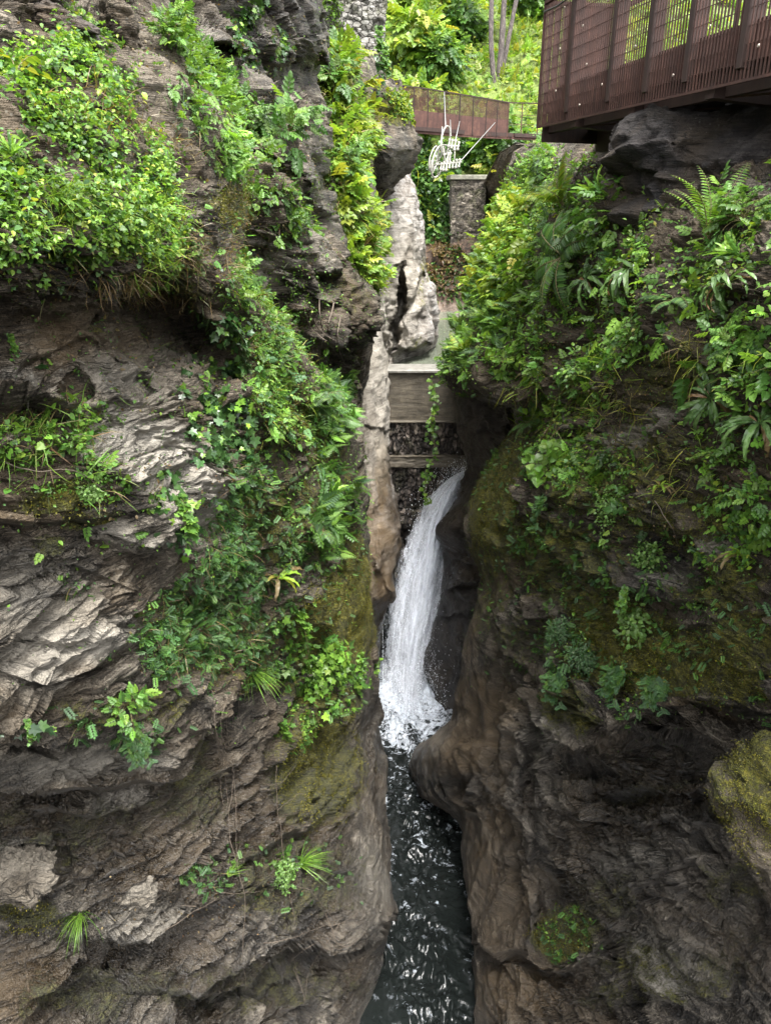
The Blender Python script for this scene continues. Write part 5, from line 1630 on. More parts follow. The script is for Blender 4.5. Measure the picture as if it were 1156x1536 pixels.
cover("ivy_ground_cover", "dark glossy ivy hanging in the hollows of the left cliff", [
    dict(leaf=L_IVY, n=1700, at=BI, size=(.045, .085), col=G_DARK + [(.06, .12, .05)], h=.05, flat=.35, out=.7, rise=-.5, on=LEFT, hang=.1, clump=.2),
    dict(leaf=L_IVY, n=420, at=BI, size=(.045, .08), col=G_BRIGHT, h=.07, flat=.35, out=.7, rise=-.5, on=LEFT, hang=.1),
], 504, M_LEAF_S)
BM = [(330, 900, 90, 110, 25), (280, 980, 90, 40, -10, .9), (350, 800, 45, 60, 0, .8), (390, 990, 30, 40, 0, .7), (430, 830, 40, 40, 0, .7), (240, 960, 40, 50, 0, .8), (370, 730, 40, 50, 0, .55), (200, 1110, 40, 26, 0, .6), (300, 1320, 40, 22, 0, .5), (120, 1090, 16, 26, 0, .6), (110, 880, 40, 10, 20, .3)]
cover("creeper_ground_cover", "blue green tiny leaved creeper spread over the middle of the left cliff", [
    dict(leaf=L_SPRIG, n=3600, at=BM, size=(.05, .10), col=G_BLUE + G_MID, h=.05, flat=.5, on=LEFT, hang=.04, clump=.45),
    dict(leaf=L_SMALL, n=14000, at=BM, size=(.012, .024), col=G_BLUE + G_MID, h=.06, flat=.5, on=LEFT, clump=.45),
    dict(leaf=L_BLADE, n=900, at=BM, size=(.1, .22), col=G_DRY, h=.02, out=.3, rise=-.3, on=LEFT),
], 505)
BF = [(492, 590, 30, 40, 30), (500, 640, 22, 40, -10, .8), (495, 710, 22, 50, -10), (485, 790, 32, 40, 0), (510, 760, 18, 50, 0, .7), (460, 780, 40, 30, 0, .5), (430, 960, 14, 60, -10, .5), (480, 1000, 50, 50, 0, .75), (530, 1010, 30, 30, 0, .6), (440, 1090, 30, 30, 0, .5), (500, 1060, 30, 20, 0, .5), (430, 1000, 20, 20, 0, .5), (425, 1310, 34, 26, 0, .5)]
cover("ferny_ground_cover", "fresh green ferns and herbs along the brink left of the waterfall", [
    dict(leaf=L_FERNLET, n=240, at=BF[:6], size=(.16, .32), col=G_BLUE + G_MID + G_BRIGHT, h=.05, out=.8, rise=.15, on=LEFT),
    dict(leaf=L_OVAL, n=3000, at=BF, size=(.028, .06), col=G_BRIGHT + G_MID, h=.09, on=LEFT, hang=.06),
    dict(leaf=L_IVY, n=900, at=BF[6:], size=(.05, .09), col=G_BRIGHT + G_MID, h=.08, flat=.4, on=LEFT, hang=.08),
    dict(leaf=L_SPRIG, n=500, at=BF, size=(.1, .2), col=G_MID, h=.06, on=LEFT, hang=.1),
], 506)
BLW = [(45, 665, 60, 36, 0), (120, 640, 26, 40, 0, .6), (150, 725, 50, 34, 20, .7), (215, 760, 30, 20, 20, .5), (20, 700, 30, 20, 0, .7), (155, 830, 14, 8, 0, .7), (60, 740, 60, 10, 0, .4)]
cover("herb_ground_cover", "small herbs and grass on the mossy ledge at the left edge", [
    dict(leaf=L_HEART, n=620, at=BLW, size=(.025, .05), col=G_MID + G_BRIGHT, h=.05, on=LEFT),
    dict(leaf=L_SMALL, n=1500, at=BLW, size=(.015, .03), col=G_MID + G_BRIGHT, h=.05, on=LEFT),
    dict(leaf=L_BLADE, n=420, at=BLW, size=(.1, .22), col=G_BRIGHT + G_DRY, h=.01, out=.6, rise=.4, on=LEFT),
], 507)
# ---- buttress, wall top, pale rock
BB = [(512, 130, 38, 60, 0), (525, 190, 34, 50, 0), (520, 330, 26, 70, 0), (540, 380, 24, 90, 0, 1), (545, 440, 22, 40, 0, .8), (515, 250, 22, 60, 0, .8), (480, 460, 60, 20, 0, .3)]
cover("buttress_ground_cover", "yellow green grass and leaves hanging down the narrow buttress", [
    dict(leaf=L_PINN, n=900, at=BB, size=(.2, .42), col=G_YELLOW + G_BRIGHT, h=.14, on=('rock_buttress',), w=None),
    dict(leaf=L_OVAL, n=3800, at=BB, size=(.06, .12), col=G_YELLOW + G_BRIGHT + G_MID, h=.12, on=('rock_buttress',)),
    dict(leaf=L_BLADE, n=3000, at=BB, size=(.15, .38), col=G_YELLOW + G_BRIGHT, h=.04, out=.8, rise=-.3, on=('rock_buttress',)),
    dict(leaf=L_BLADE, n=900, at=BB, size=(.25, .5), col=G_DRY, h=.03, out=.8, rise=-.4, on=('rock_buttress',)),
    dict(leaf=L_OVAL, n=900, at=[(590, 165, 30, 25, 30), (560, 420, 14, 70, 0, .6), (565, 175, 30, 20, 0, .5)], size=(.06, .12), col=G_YELLOW + G_MID, h=.08, on=('rock_overhang', 'rock_outcrop')),
], 508)
# ---- right side growth
BRT = [(900, 330, 120, 90, 0), (800, 330, 80, 80, 0), (730, 430, 60, 110, 10), (700, 520, 60, 60, 0), (830, 450, 110, 90, 0), (960, 440, 110, 90, 0), (1090, 380, 120, 110, 0), (1120, 520, 80, 120, 0), (840, 590, 70, 60, -20),
       (930, 530, 80, 40, -30), (790, 540, 50, 60, 0), (1120, 680, 70, 90, 0), (1110, 800, 70, 60, 0), (870, 690, 80, 50, 10), (930, 720, 60, 50, 0, .8), (810, 250, 30, 30, 0), (1300, 500, 150, 250, 0), (760, 320, 50, 50, 0)]
HOLE_R = [(960, 640, 80, 34, -32, 1), (850, 515, 40, 26, 0, .9), (1000, 570, 60, 34, -30, .8), (1010, 720, 60, 40, 0, .75), (1040, 640, 26, 26, 0, .6), (1000, 790, 80, 40, 0, .9), (1050, 285, 110, 40, 0, .9), (740, 600, 40, 40, 0, 1), (1040, 350, 70, 45, 0, .85), (955, 425, 50, 40, 0, .7), (880, 420, 40, 30, 0, .6), (1105, 445, 50, 36, 0, .75), (1065, 600, 60, 30, 0, .8), (1130, 660, 50, 50, 0, .8), (905, 275, 30, 25, 0, .7)]
RT = ('rock_cliff',)
cover("slope_ground_cover", "lush mixed green leaves covering the upper right slope", [
    dict(leaf=L_OVAL, n=20000, at=BRT, size=(.024, .06), col=G_MID + G_BRIGHT + G_BRIGHT + G_YELLOW, h=.10, holes=HOLE_R, on=RT, clump=.3),
    dict(leaf=L_HEART, n=7500, at=BRT, size=(.03, .065), col=G_MID + G_BRIGHT, h=.13, holes=HOLE_R, on=RT, clump=.3),
    dict(leaf=L_PINN, n=2600, at=BRT, size=(.10, .20), col=G_MID + G_BRIGHT, h=.16, holes=HOLE_R, on=RT, clump=.4),
    dict(leaf=L_FERNLET, n=360, at=[(730, 470, 60, 90, 10), (695, 530, 30, 30, 0), (740, 400, 50, 60, 0), (850, 380, 60, 40, 0, .7)], size=(.22, .45), col=G_BRIGHT + G_BLUE, h=.08, out=.9, rise=.2, on=RT),
    dict(leaf=L_SMALL, n=11000, at=BRT + [(950, 740, 70, 40, 0), (1000, 620, 40, 40, 0), (1130, 780, 60, 80, 0)], size=(.016, .034), col=G_BLUE + G_MID, h=.05, on=RT, clump=.3),
    dict(leaf=L_BLADE, n=1300, at=[(880, 640, 20, 60, 35), (1040, 530, 60, 30, 0), (1000, 700, 60, 60, 0), (870, 600, 120, 90, 0), (1090, 560, 80, 60, 0)], size=(.1, .3), col=G_DRY + G_YELLOW, h=.02, out=.8, rise=-.2, on=RT),
], 511)
BRL = [(760, 380, 40, 60, 0), (770, 320, 30, 30, 0), (740, 430, 36, 40, 0, .5)]
cover("bright_ground_cover", "bright yellow green leaves beside the stone pier", [
    dict(leaf=L_OVAL, n=4200, at=BRL, size=(.06, .12), col=G_YELLOW + G_BRIGHT, h=.22, on=RT),
    dict(leaf=L_PINN, n=800, at=BRL, size=(.2, .4), col=G_BRIGHT + G_YELLOW, h=.2, on=RT),
], 512)
BRW = [(830, 690, 50, 30, 0), (965, 830, 24, 22, 0), (985, 865, 22, 14, 0, .7), (800, 805, 40, 22, 0, .5), (1090, 830, 40, 40, 0, .5), (850, 950, 40, 30, -30, .7), (870, 990, 34, 26, 0), (840, 1020, 14, 30, 0, .8), (1005, 965, 18, 20, 0, .7), (1060, 910, 30, 12, 0, .4),
       (925, 1020, 18, 34, 0, .9), (975, 1030, 18, 30, 0, .9), (890, 915, 16, 12, 0, .6), (1145, 1050, 12, 26, 0, .6), (1140, 940, 20, 10, 0, .7), (720, 690, 30, 20, 0, .5), (945, 1060, 16, 14, 0, .7), (850, 1400, 46, 36, 0, .55), (690, 590, 24, 10, 0, .7), (840, 895, 14, 12, 0, .5)]
cover("cushion_ground_cover", "small pale leaved cushions clinging to the mossy right wall", [
    dict(leaf=L_SPRIG, n=800, at=BRW, size=(.06, .13), col=G_BLUE + G_MID, h=.03, flat=.5, hang=.08, on=RT, clump=.2),
    dict(leaf=L_SMALL, n=5200, at=BRW, size=(.015, .034), col=G_MID + G_BLUE + G_BRIGHT, h=.045, hang=.06, on=RT, clump=.2),
    dict(leaf=L_OVAL, n=700, at=BRW, size=(.03, .055), col=G_BRIGHT, h=.05, hang=.06, on=RT, clump=.2),
], 513)
cover("scattered_herbs", "sparse small herbs and leaf litter scattered over both cliffs", [
    dict(leaf=L_OVAL, n=2600, at=[(280, 500, 380, 560, 0)], on=LEFT, size=(.018, .042), col=G_MID + G_BRIGHT, h=.03, clump=.9, seed=71),
    dict(leaf=L_SMALL, n=9000, at=[(280, 500, 380, 560, 0), (200, 150, 200, 200, 0)], on=LEFT, size=(.010, .024), col=G_MID + G_BRIGHT + G_BLUE, h=.02, clump=.7, seed=72),
    dict(leaf=L_SPRIG, n=900, at=[(430, 820, 110, 160, 0), (330, 960, 150, 90, 0), (430, 1300, 130, 60, 0, .5), (200, 1080, 160, 40, 0, .6)], on=LEFT, size=(.05, .10), col=G_MID + G_BLUE, h=.03, hang=.06, clump=.7, seed=81),
    dict(leaf=L_SPRIG, n=900, at=[(900, 900, 180, 140, 0), (1080, 950, 100, 90, 0), (760, 720, 50, 70, 0)], on=RT, size=(.05, .10), col=G_MID + G_BLUE, h=.03, hang=.06, clump=.7, seed=82),
    dict(leaf=L_PINN, n=260, at=[(280, 560, 330, 480, 0)], on=LEFT, size=(.05, .12), col=G_MID + G_BRIGHT, h=.04, clump=.9, seed=78),
    dict(leaf=L_OVAL, n=3200, at=[(455, 720, 90, 170, -12), (420, 480, 90, 120, -30)], on=LEFT, size=(.018, .045), col=G_BRIGHT + G_MID, h=.05, clump=.6, seed=79),
    dict(leaf=L_PINN, n=300, at=[(1000, 720, 180, 160, 0), (860, 800, 100, 60, 0)], on=RT, size=(.05, .12), col=G_MID + G_BRIGHT, h=.04, clump=.7, seed=80),
    dict(leaf=L_OVAL, n=5200, at=[(250, 300, 300, 330, 0), (200, 730, 200, 60, 0), (330, 950, 140, 100, 0), (280, 1360, 200, 60, 0, .5)], on=LEFT, size=(.014, .034), col=G_DRY + [(.08, .05, .03)], h=.006, flat=.3, clump=.7, seed=73),
    dict(leaf=L_BLADE, n=2200, at=[(300, 330, 260, 330, 0), (460, 700, 80, 180, 0)], on=LEFT, size=(.06, .16), col=G_DRY + G_MID, h=.006, out=.8, rise=-.3, clump=.6, seed=74),
    dict(leaf=L_SMALL, n=8000, at=[(950, 780, 300, 330, 0)], on=RT, size=(.010, .024), col=G_MID + G_BRIGHT, h=.015, clump=.8, seed=75),
    dict(leaf=L_OVAL, n=4500, at=[(980, 650, 240, 220, 0), (860, 480, 160, 100, 0)], on=RT, size=(.014, .036), col=G_DRY + [(.08, .05, .03)], h=.006, flat=.3, clump=.6, seed=76),
], 516)
# moss fuzz: fine upright shoots on the mossiest rock
BMO = [(500, 935, 65, 75, 0), (480, 1150, 65, 90, 0), (100, 755, 70, 20, 0), (930, 970, 100, 75, 20), (845, 1400, 46, 38, 0), (540, 870, 18, 80, -8), (745, 740, 40, 90, 15, .7), (1060, 1000, 100, 50, 12, .7), (430, 590, 40, 120, -30, .6), (345, 310, 40, 36, 40, .7), (45, 1375, 50, 26, 0, .7)]
cover("moss", "olive moss cushions on the damp rock faces", [
    dict(leaf=L_SMALL, n=9000, at=[(1125, 1200, 60, 100, 0)], on=('boulder',), size=(.007, .016), col=[(.085, .078, .012), (.15, .135, .018), (.05, .05, .010), (.22, .195, .026)], h=.006, flat=.2, out=1.2, rise=-.1, clump=.5, slack=3),
    dict(leaf=L_SMALL, n=85000, at=BMO, size=(.009, .021), col=[(.085, .078, .012), (.15, .135, .018), (.05, .05, .010), (.22, .195, .026)], h=.010, flat=.2, out=1.2, rise=-.2, clump=.6),
], 514, cat="moss")
# ---- far hillside
HB = [(700, 90, 260, 160, 0), (900, 60, 300, 200, 0), (620, 280, 60, 90, 0), (760, 230, 90, 40, 0), (620, 100, 90, 130, 0)]
HH = [(665, 385, 60, 30, 0, 1), (700, 330, 40, 60, 0, .0)]
cover("hillside_undergrowth", "bright yellow green undergrowth covering the far hillside", [
    dict(leaf=L_PINN, n=16000, at=HB, size=(.28, .62), col=G_YELLOW + G_BRIGHT, h=.30, on=('hillside',), clump=.7, holes=HH, out=.5, rise=.1),
    dict(leaf=L_OVAL, n=15000, at=HB, size=(.12, .26), col=G_YELLOW + G_BRIGHT + G_MID, h=.35, on=('hillside',), clump=.7, holes=HH),
    dict(leaf=L_BLADE, n=20000, at=HB, size=(.4, .9), col=G_YELLOW + G_BRIGHT, h=.1, on=('hillside',), out=.6, rise=.9, clump=.9, holes=HH),
    dict(leaf=L_NARROW, n=2600, at=[(665, 400, 60, 50, 0)], size=(.10, .26), col=G_DRY + [(.10, .055, .04)], h=.05, on=('hillside',), flat=.4),
    dict(leaf=L_OVAL, n=900, at=[(665, 425, 60, 30, 0), (690, 385, 30, 20, 0)], size=(.10, .2), col=G_MID + G_DARK, h=.1, on=('hillside',), clump=.7),
], 521, cat="undergrowth")
cover("hollow_ivy", "dark ivy filling the hollow left of the stone pier", [
    dict(leaf=L_IVY, n=7000, at=[(635, 290, 50, 70, 0), (720, 225, 60, 26, 0, .9), (650, 345, 40, 20, 0, .7)], size=(.14, .26), col=G_DARK + G_MID, h=.3, on=('hillside',), flat=.3),
], 522, M_LEAF_S, cat="ivy")
# ------------------------------------------------------------------ single plants
class Plant:
    def __init__(s, seed):
        s.r = np.random.default_rng(seed)
        s.V, s.T, s.C, s.n = [], [], [], 0
        s.stem = MB()
        s.has_stem = False

    def leaves(s, tpl, pos, D, Nn, size, cols, jit=.14):
        pos = np.atleast_2d(pos).astype(float)
        D = np.broadcast_to(np.atleast_2d(D), pos.shape)
        Nn = np.broadcast_to(np.atleast_2d(Nn), pos.shape)
        size = np.broadcast_to(np.atleast_1d(size), (len(pos),)).astype(float)
        V, T, C = leaf_arrays(tpl, pos, D, Nn, size, palette(s.r, len(pos), cols, jit))
        s.V.append(V); s.T.append(T + s.n); s.C.append(C); s.n += len(V)

    def twig(s, pts, r0, r1=None):
        pts = np.asarray(pts, float)
        s.stem.tube(pts, np.linspace(r0, r1 or r0 * .4, len(pts)), 5, cap=False)
        s.has_stem = True

    def make(s, name, foliage='foliage', mat=None, stem_mat=None):
        root = empty(name)
        mesh_np(foliage, np.concatenate(s.V), np.concatenate(s.T), mat or M_LEAF, root, {'leaf': np.concatenate(s.C)}, smooth=False)
        if s.has_stem:
            s.stem.build('stem', stem_mat or M_STEM, root, True)
        return root


def arc(r, L, az, rise, droop, n=12, wob=.03):
    """A drooping curve from the origin; returns its points."""
    t = np.linspace(0, 1, n)
    h = np.array([math.cos(az), math.sin(az), 0])
    hx = np.cumsum(np.concatenate([[0], np.cos(rise - droop * t[1:])])) / n * L
    hz = np.cumsum(np.concatenate([[0], np.sin(rise - droop * t[1:])])) / n * L
    side = np.array([-h[1], h[0], 0])
    return h[None] * hx[:, None] + UP[None] * hz[:, None] + side[None] * (wob * L * np.sin(t * 3 + r.uniform(0, 6)))[:, None]


def fern(seed, cols, n=11, L=1.0, rise=1.15, droop=1.6, pairs=20, width=.30):
    p = Plant(seed)
    for i in range(n):
        az = 2 * math.pi * i / n + p.r.normal(0, .25)
        l = L * p.r.uniform(.7, 1.05)
        A = arc(p.r, l, az, rise + p.r.normal(0, .12), droop + p.r.normal(0, .2), pairs + 4)
        p.twig(A, .008 * L, .002 * L)
        t = np.gradient(A, axis=0)
        side = unit(np.cross(t, UP))
        up = np.cross(side, unit(t))
        k = np.arange(3, len(A))
        f = (k - 3) / (len(A) - 3)
        w = width * l * np.minimum(1, .35 + 2.2 * f) * (1 - f) ** .75 + .01 * l
        for sg in (-1, 1):
            D = sg * side[k] + .35 * unit(t[k]) - .12 * up[k]
            p.leaves(L_PINNA, A[k], D, up[k] + p.r.normal(0, .10, (len(k), 3)), w, cols, .16)
    return p


def strap_fern(seed, cols, n=13, L=1.0, rise=1.0, droop=1.7, width=.14, dry=0.0):
    """Hart's tongue: undivided wavy straps."""
    p = Plant(seed)
    for i in range(n):
        az = 2 * math.pi * i / n + p.r.normal(0, .3)
        l = L * p.r.uniform(.55, 1.05)
        A = arc(p.r, l, az, rise + p.r.normal(0, .2), droop + p.r.normal(0, .35), 11)
        t = unit(np.gradient(A, axis=0)); side = unit(np.cross(t, UP)); up = np.cross(side, t)
        f = np.linspace(0, 1, 11)
        w = width * l * np.where(f < .12, .25, np.minimum(1, .6 + f)) * (1 - f ** 4) ** .6 * .5
        wav = .018 * l * np.sin(f * 26 + p.r.uniform(0, 6))
        Lf = A - side * w[:, None] + up * (.25 * w + wav)[:, None]
        Rf = A + side * w[:, None] + up * (.25 * w - wav)[:, None]
        V = np.concatenate([Lf, A, Rf]); m = 11
        T = []
        for j in range(m - 1):
            for a, b in ((0, m), (m, 2 * m)):
                T += [(a + j, b + j, b + j + 1), (a + j, b + j + 1, a + j + 1)]
        c = palette(p.r, 1, G_DRY if p.r.random() < dry else cols, .12)
        C = np.repeat(c, len(V), 0); C[m:2 * m] *= 1.35
        p.V.append(V); p.T.append(np.array(T) + p.n); p.C.append(C); p.n += len(V)
    return p


def shrub(seed, cols, tpl, leaf=.12, n=14, L=1.0, rise=1.0, droop=1.0, per=9, spread=.14):
    """Arching stems carrying leaves along their upper part."""
    p = Plant(seed)
    for i in range(n):
        az = p.r.uniform(0, 2 * math.pi)
        l = L * p.r.uniform(.45, 1.05)
        A = arc(p.r, l, az, rise + p.r.normal(0, .3), droop + p.r.normal(0, .3), 10, .05)
        p.twig(A, .011 * L, .003 * L)
        k = p.r.integers(3, 10, per)
        pos = A[k] + p.r.normal(0, .02 * L, (per, 3))
        a2 = p.r.uniform(0, 2 * math.pi, per)
        D = np.stack([np.cos(a2), np.sin(a2), p.r.normal(-.1, .25, per)], 1) + .8 * unit(np.gradient(A, axis=0))[k]
        pos = pos + unit(D) * (spread * L * p.r.random((per, 1)))
        p.leaves(tpl, pos, D, UP + p.r.normal(0, .3, (per, 3)), L * leaf * p.r.uniform(.7, 1.25, per), cols)
    return p


def mound(seed, cols, tpl, leaf=.09, n=420, rad=(.5, .5, .4), hang=.3, lift=.5):
    """A loose rounded clump, leaves through its volume, trailing below."""
    p = Plant(seed)
    u = unit(p.r.normal(0, 1, (n, 3)))
    rr = p.r.random((n, 1)) ** .45
    lump = 1 + .35 * noise3(u * 2.2 + seed, seed)[:, None]
    pos = u * rr * lump * np.array(rad) + UP * rad[2] * lift
    tr = p.r.random(n) < hang * .5
    pos[tr] -= UP * (p.r.random((tr.sum(), 1)) * rad[2] * 2.0)
    D = unit(u * np.array([1, 1, .3]) + p.r.normal(0, .5, (n, 3)) - UP * .25)
    p.leaves(tpl, pos, D, UP * .8 + u * .5 + p.r.normal(0, .25, (n, 3)), leaf * p.r.uniform(.65, 1.25, n), cols)
    for i in range(7):
        q = pos[p.r.integers(n)]
        p.twig([np.zeros(3), q * .5 + p.r.normal(0, .02, 3), q], .006, .002)
    return p


def trailing(seed, cols, tpl, leaf=.07, n=6, L=1.0, per=22):
    """Stems hanging down the rock."""
    p = Plant(seed)
    for i in range(n):
        l = L * p.r.uniform(.5, 1.0)
        t = np.linspace(0, 1, 12)
        x0 = p.r.normal(0, .13 * L)
        A = np.stack([x0 + .10 * L * np.sin(t * 4 + i) * t, -.16 * L * np.sin(t * 1.6), -l * t + .12 * L * np.sin(t * 3)], 1)
        p.twig(A, .006 * L, .002)
        k = p.r.integers(0, 12, per)
        a2 = p.r.uniform(0, 2 * math.pi, per)
        D = np.stack([np.cos(a2), -np.abs(np.sin(a2)) * .8, p.r.normal(-.5, .35, per)], 1)
        p.leaves(tpl, A[k] + p.r.normal(0, .025 * L, (per, 3)), D, np.array([0, -.6, .7]) + p.r.normal(0, .3, (per, 3)), L * leaf * p.r.uniform(.6, 1.3, per), cols)
    return p


def tuft(seed, cols, n=60, L=1.0):
    """Blades that spring out of the rock and bend over; -Y is away from the rock."""
    p = Plant(seed)
    x = p.r.normal(0, .42, n)
    D = np.stack([x, -np.abs(p.r.normal(.45, .25, n)), p.r.uniform(.1, 1.2, n)], 1)
    v, t = L_BLADE
    v = v * np.array([.9, 1, 1]); v = v + np.stack([0 * v[:, 0], 0 * v[:, 1], -.55 * v[:, 1] ** 2], 1)
    p.leaves((v, t), p.r.normal(0, .03 * L, (n, 3)), D, np.stack([.3 * x, np.full(n, .35), np.full(n, .9)], 1), L * p.r.uniform(.4, 1.0, n), cols)
    return p


def sapling(seed, cols, L=1.0, n=4, leaf=.3):
    p = Plant(seed)
    for i in range(n):
        az = p.r.uniform(-.9, 1.9) if i else .6
        A = arc(p.r, L * p.r.uniform(.6, 1), az, 1.35 - .25 * i, .7, 12, .04)
        p.twig(A, .014 * L, .005 * L)
        for j in (5, 8, 10, 11):
            for sg in (-1, 1):
                a = az + sg * p.r.uniform(.5, 1.5)
                D = np.array([math.cos(a), math.sin(a), -.05])
                p.leaves(L_OVAL, A[j], D, UP + p.r.normal(0, .2, 3), L * leaf * p.r.uniform(.7, 1.1), cols, .2)
    return p


PROTO = {
    'fern_bright': lambda: fern(1, G_BRIGHT, n=12, rise=1.35, droop=1.25, width=.19),
    'fern_yellow': lambda: fern(2, G_YELLOW + G_BRIGHT, n=9, rise=1.3, droop=1.1),
    'fern_pale': lambda: fern(3, G_MID + [(.14, .21, .12), (.11, .18, .09)], n=11, rise=.75, droop=1.5),
    'fern_dark': lambda: fern(4, G_DARK + G_MID, n=9, rise=.7, droop=1.7),
    'strap_bright': lambda: strap_fern(5, G_BRIGHT + G_MID, n=14, rise=1.3, droop=.9),
    'strap_droop': lambda: strap_fern(6, [(.075, .14, .04), (.11, .18, .06), (.055, .10, .03)], n=24, rise=.8, droop=2.3, width=.10, dry=.08),
    'strap_dry': lambda: strap_fern(7, G_YELLOW + [(.20, .13, .04)], n=11, rise=1.0, droop=2.0, dry=.45),
    'shrub_pinn': lambda: shrub(8, G_BRIGHT + G_MID, L_PINN, .34, 15, droop=1.1, per=7),
    'shrub_broad': lambda: shrub(9, G_BRIGHT + [(.16, .25, .08)], L_BROAD, .24, 14, droop=.9, per=8),
    'shrub_leafy': lambda: shrub(10, G_MID + G_BRIGHT, L_OVAL, .16, 18, droop=.9, per=13),
    'mound_bright': lambda: mound(11, G_BRIGHT, L_IVY, .105, 430, (.46, .32, .55), .8, .1),
    'mound_oval': lambda: mound(12, [(.15, .26, .06), (.12, .22, .05), (.17, .28, .09)], L_OVAL, .10, 430, (.42, .3, .55), .9, .1),
    'mound_pale': lambda: mound(13, G_BLUE + [(.14, .20, .10)], L_SMALL, .08, 800, (.5, .4, .4), .6),
    'mound_far': lambda: mound(14, G_YELLOW + G_BRIGHT, L_PINN, .26, 420, (.55, .5, .42), .1),
    'mound_far_dark': lambda: mound(15, G_MID + G_DARK + G_BRIGHT, L_PINN, .24, 420, (.5, .5, .5), .1),
    'trail_small': lambda: trailing(16, G_BLUE + G_MID, L_SPRIG, .16, 7),
    'trail_ivy': lambda: trailing(17, G_BRIGHT + G_MID, L_IVY, .13, 5, per=16),
    'trail_dark': lambda: trailing(18, G_DARK, L_IVY, .12, 7, per=20),
    'tuft': lambda: tuft(19, G_BRIGHT),
    'tuft_yellow': lambda: tuft(20, G_YELLOW, 90),
    'sapling': lambda: sapling(21, G_YELLOW + G_MID),
    'sapling_wide': lambda: sapling(22, G_BRIGHT + G_MID, n=6, leaf=.24),
    'palm': lambda: strap_fern(23, G_DARK, n=60, rise=.3, droop=1.9, width=.03),
}
KIND = {'fern': ('fern', 'fern'), 'strap': ('hart_tongue_fern', 'fern'), 'shrub': ('leafy_shrub', 'shrub'), 'mound': ('leafy_clump', 'plant'), 'trail': ('trailing_plant', 'plant'), 'tuft': ('grass_tuft', 'grass tuft'), 'sapling': ('sapling', 'sapling'), 'palm': ('palm', 'palm')}
_made = {}


def pick(px, py, hill=False):
    best = None
    for nm, qx, qy, qd, P, N, A in SHEETS:
        if (nm == 'hillside') != hill: continue
        k = (np.abs(qx - px) < 7) & (np.abs(qy - py) < 7) & (qd > .5)
        if k.any():
            j = np.where(k)[0]
            j = j[np.argmin(qd[j])]
            if best is None or qd[j] < best[0]: best = (qd[j], P[j], N[j])
    return best


def plant(proto, px, py, size_px, label, group=None, lean=.5, hill=False, rot=None):
    """Plants a kind where the photograph's pixel falls on the ground; size is its spread in photograph pixels there."""
    h = pick(px, py, hill)
    if h is None:
        print('no ground at', px, py, label); return
    d, P, N = h
    nm, cat = KIND[proto.split('_')[0]]
    if proto not in _made:
        src = _made[proto] = PROTO[proto]().make(nm, mat=M_LEAF_S if proto in ('trail_dark', 'palm', 'strap_droop') else None)
        o = src
    else:
        src = _made[proto]
        o = src.copy(); COL.objects.link(o)
        for c in src.children:
            c2 = c.copy(); c2.parent = o; COL.objects.link(c2)
    s = size_px * d / FOC
    if proto.split('_')[0] in ('fern', 'strap', 'palm', 'shrub', 'sapling'): s *= .85 if proto[:2] in ('fe', 'st') else .62
    N = Vector(N)
    ax = (Vector((0, 0, 1)) * (1 - lean) + N * lean).normalized()
    q = Vector((0, 0, 1)).rotation_difference(ax)
    r = random.Random(int(px * 7 + py))
    if proto.startswith(('trail', 'tuft')):
        n2 = Vector((N.x, N.y, 0.01)).normalized()
        q = Vector((0, -1, 0)).rotation_difference(n2)
        rz = 0
    else:
        rz = r.uniform(0, 6.28) if rot is None else rot
    o.rotation_mode = 'QUATERNION'
    o.rotation_quaternion = q @ Vector((0, 0, 1)).rotation_difference(Vector((0, 0, 1))) @ Matrix.Rotation(rz, 3, 'Z').to_quaternion()
    o.location = Vector(P) + N * (.05 + .07 * s if not proto.startswith(('trail', 'tuft')) else .04)
    o.scale = (s, s, s)
    o.name = nm
    tag(o, label, cat, group)
    return o


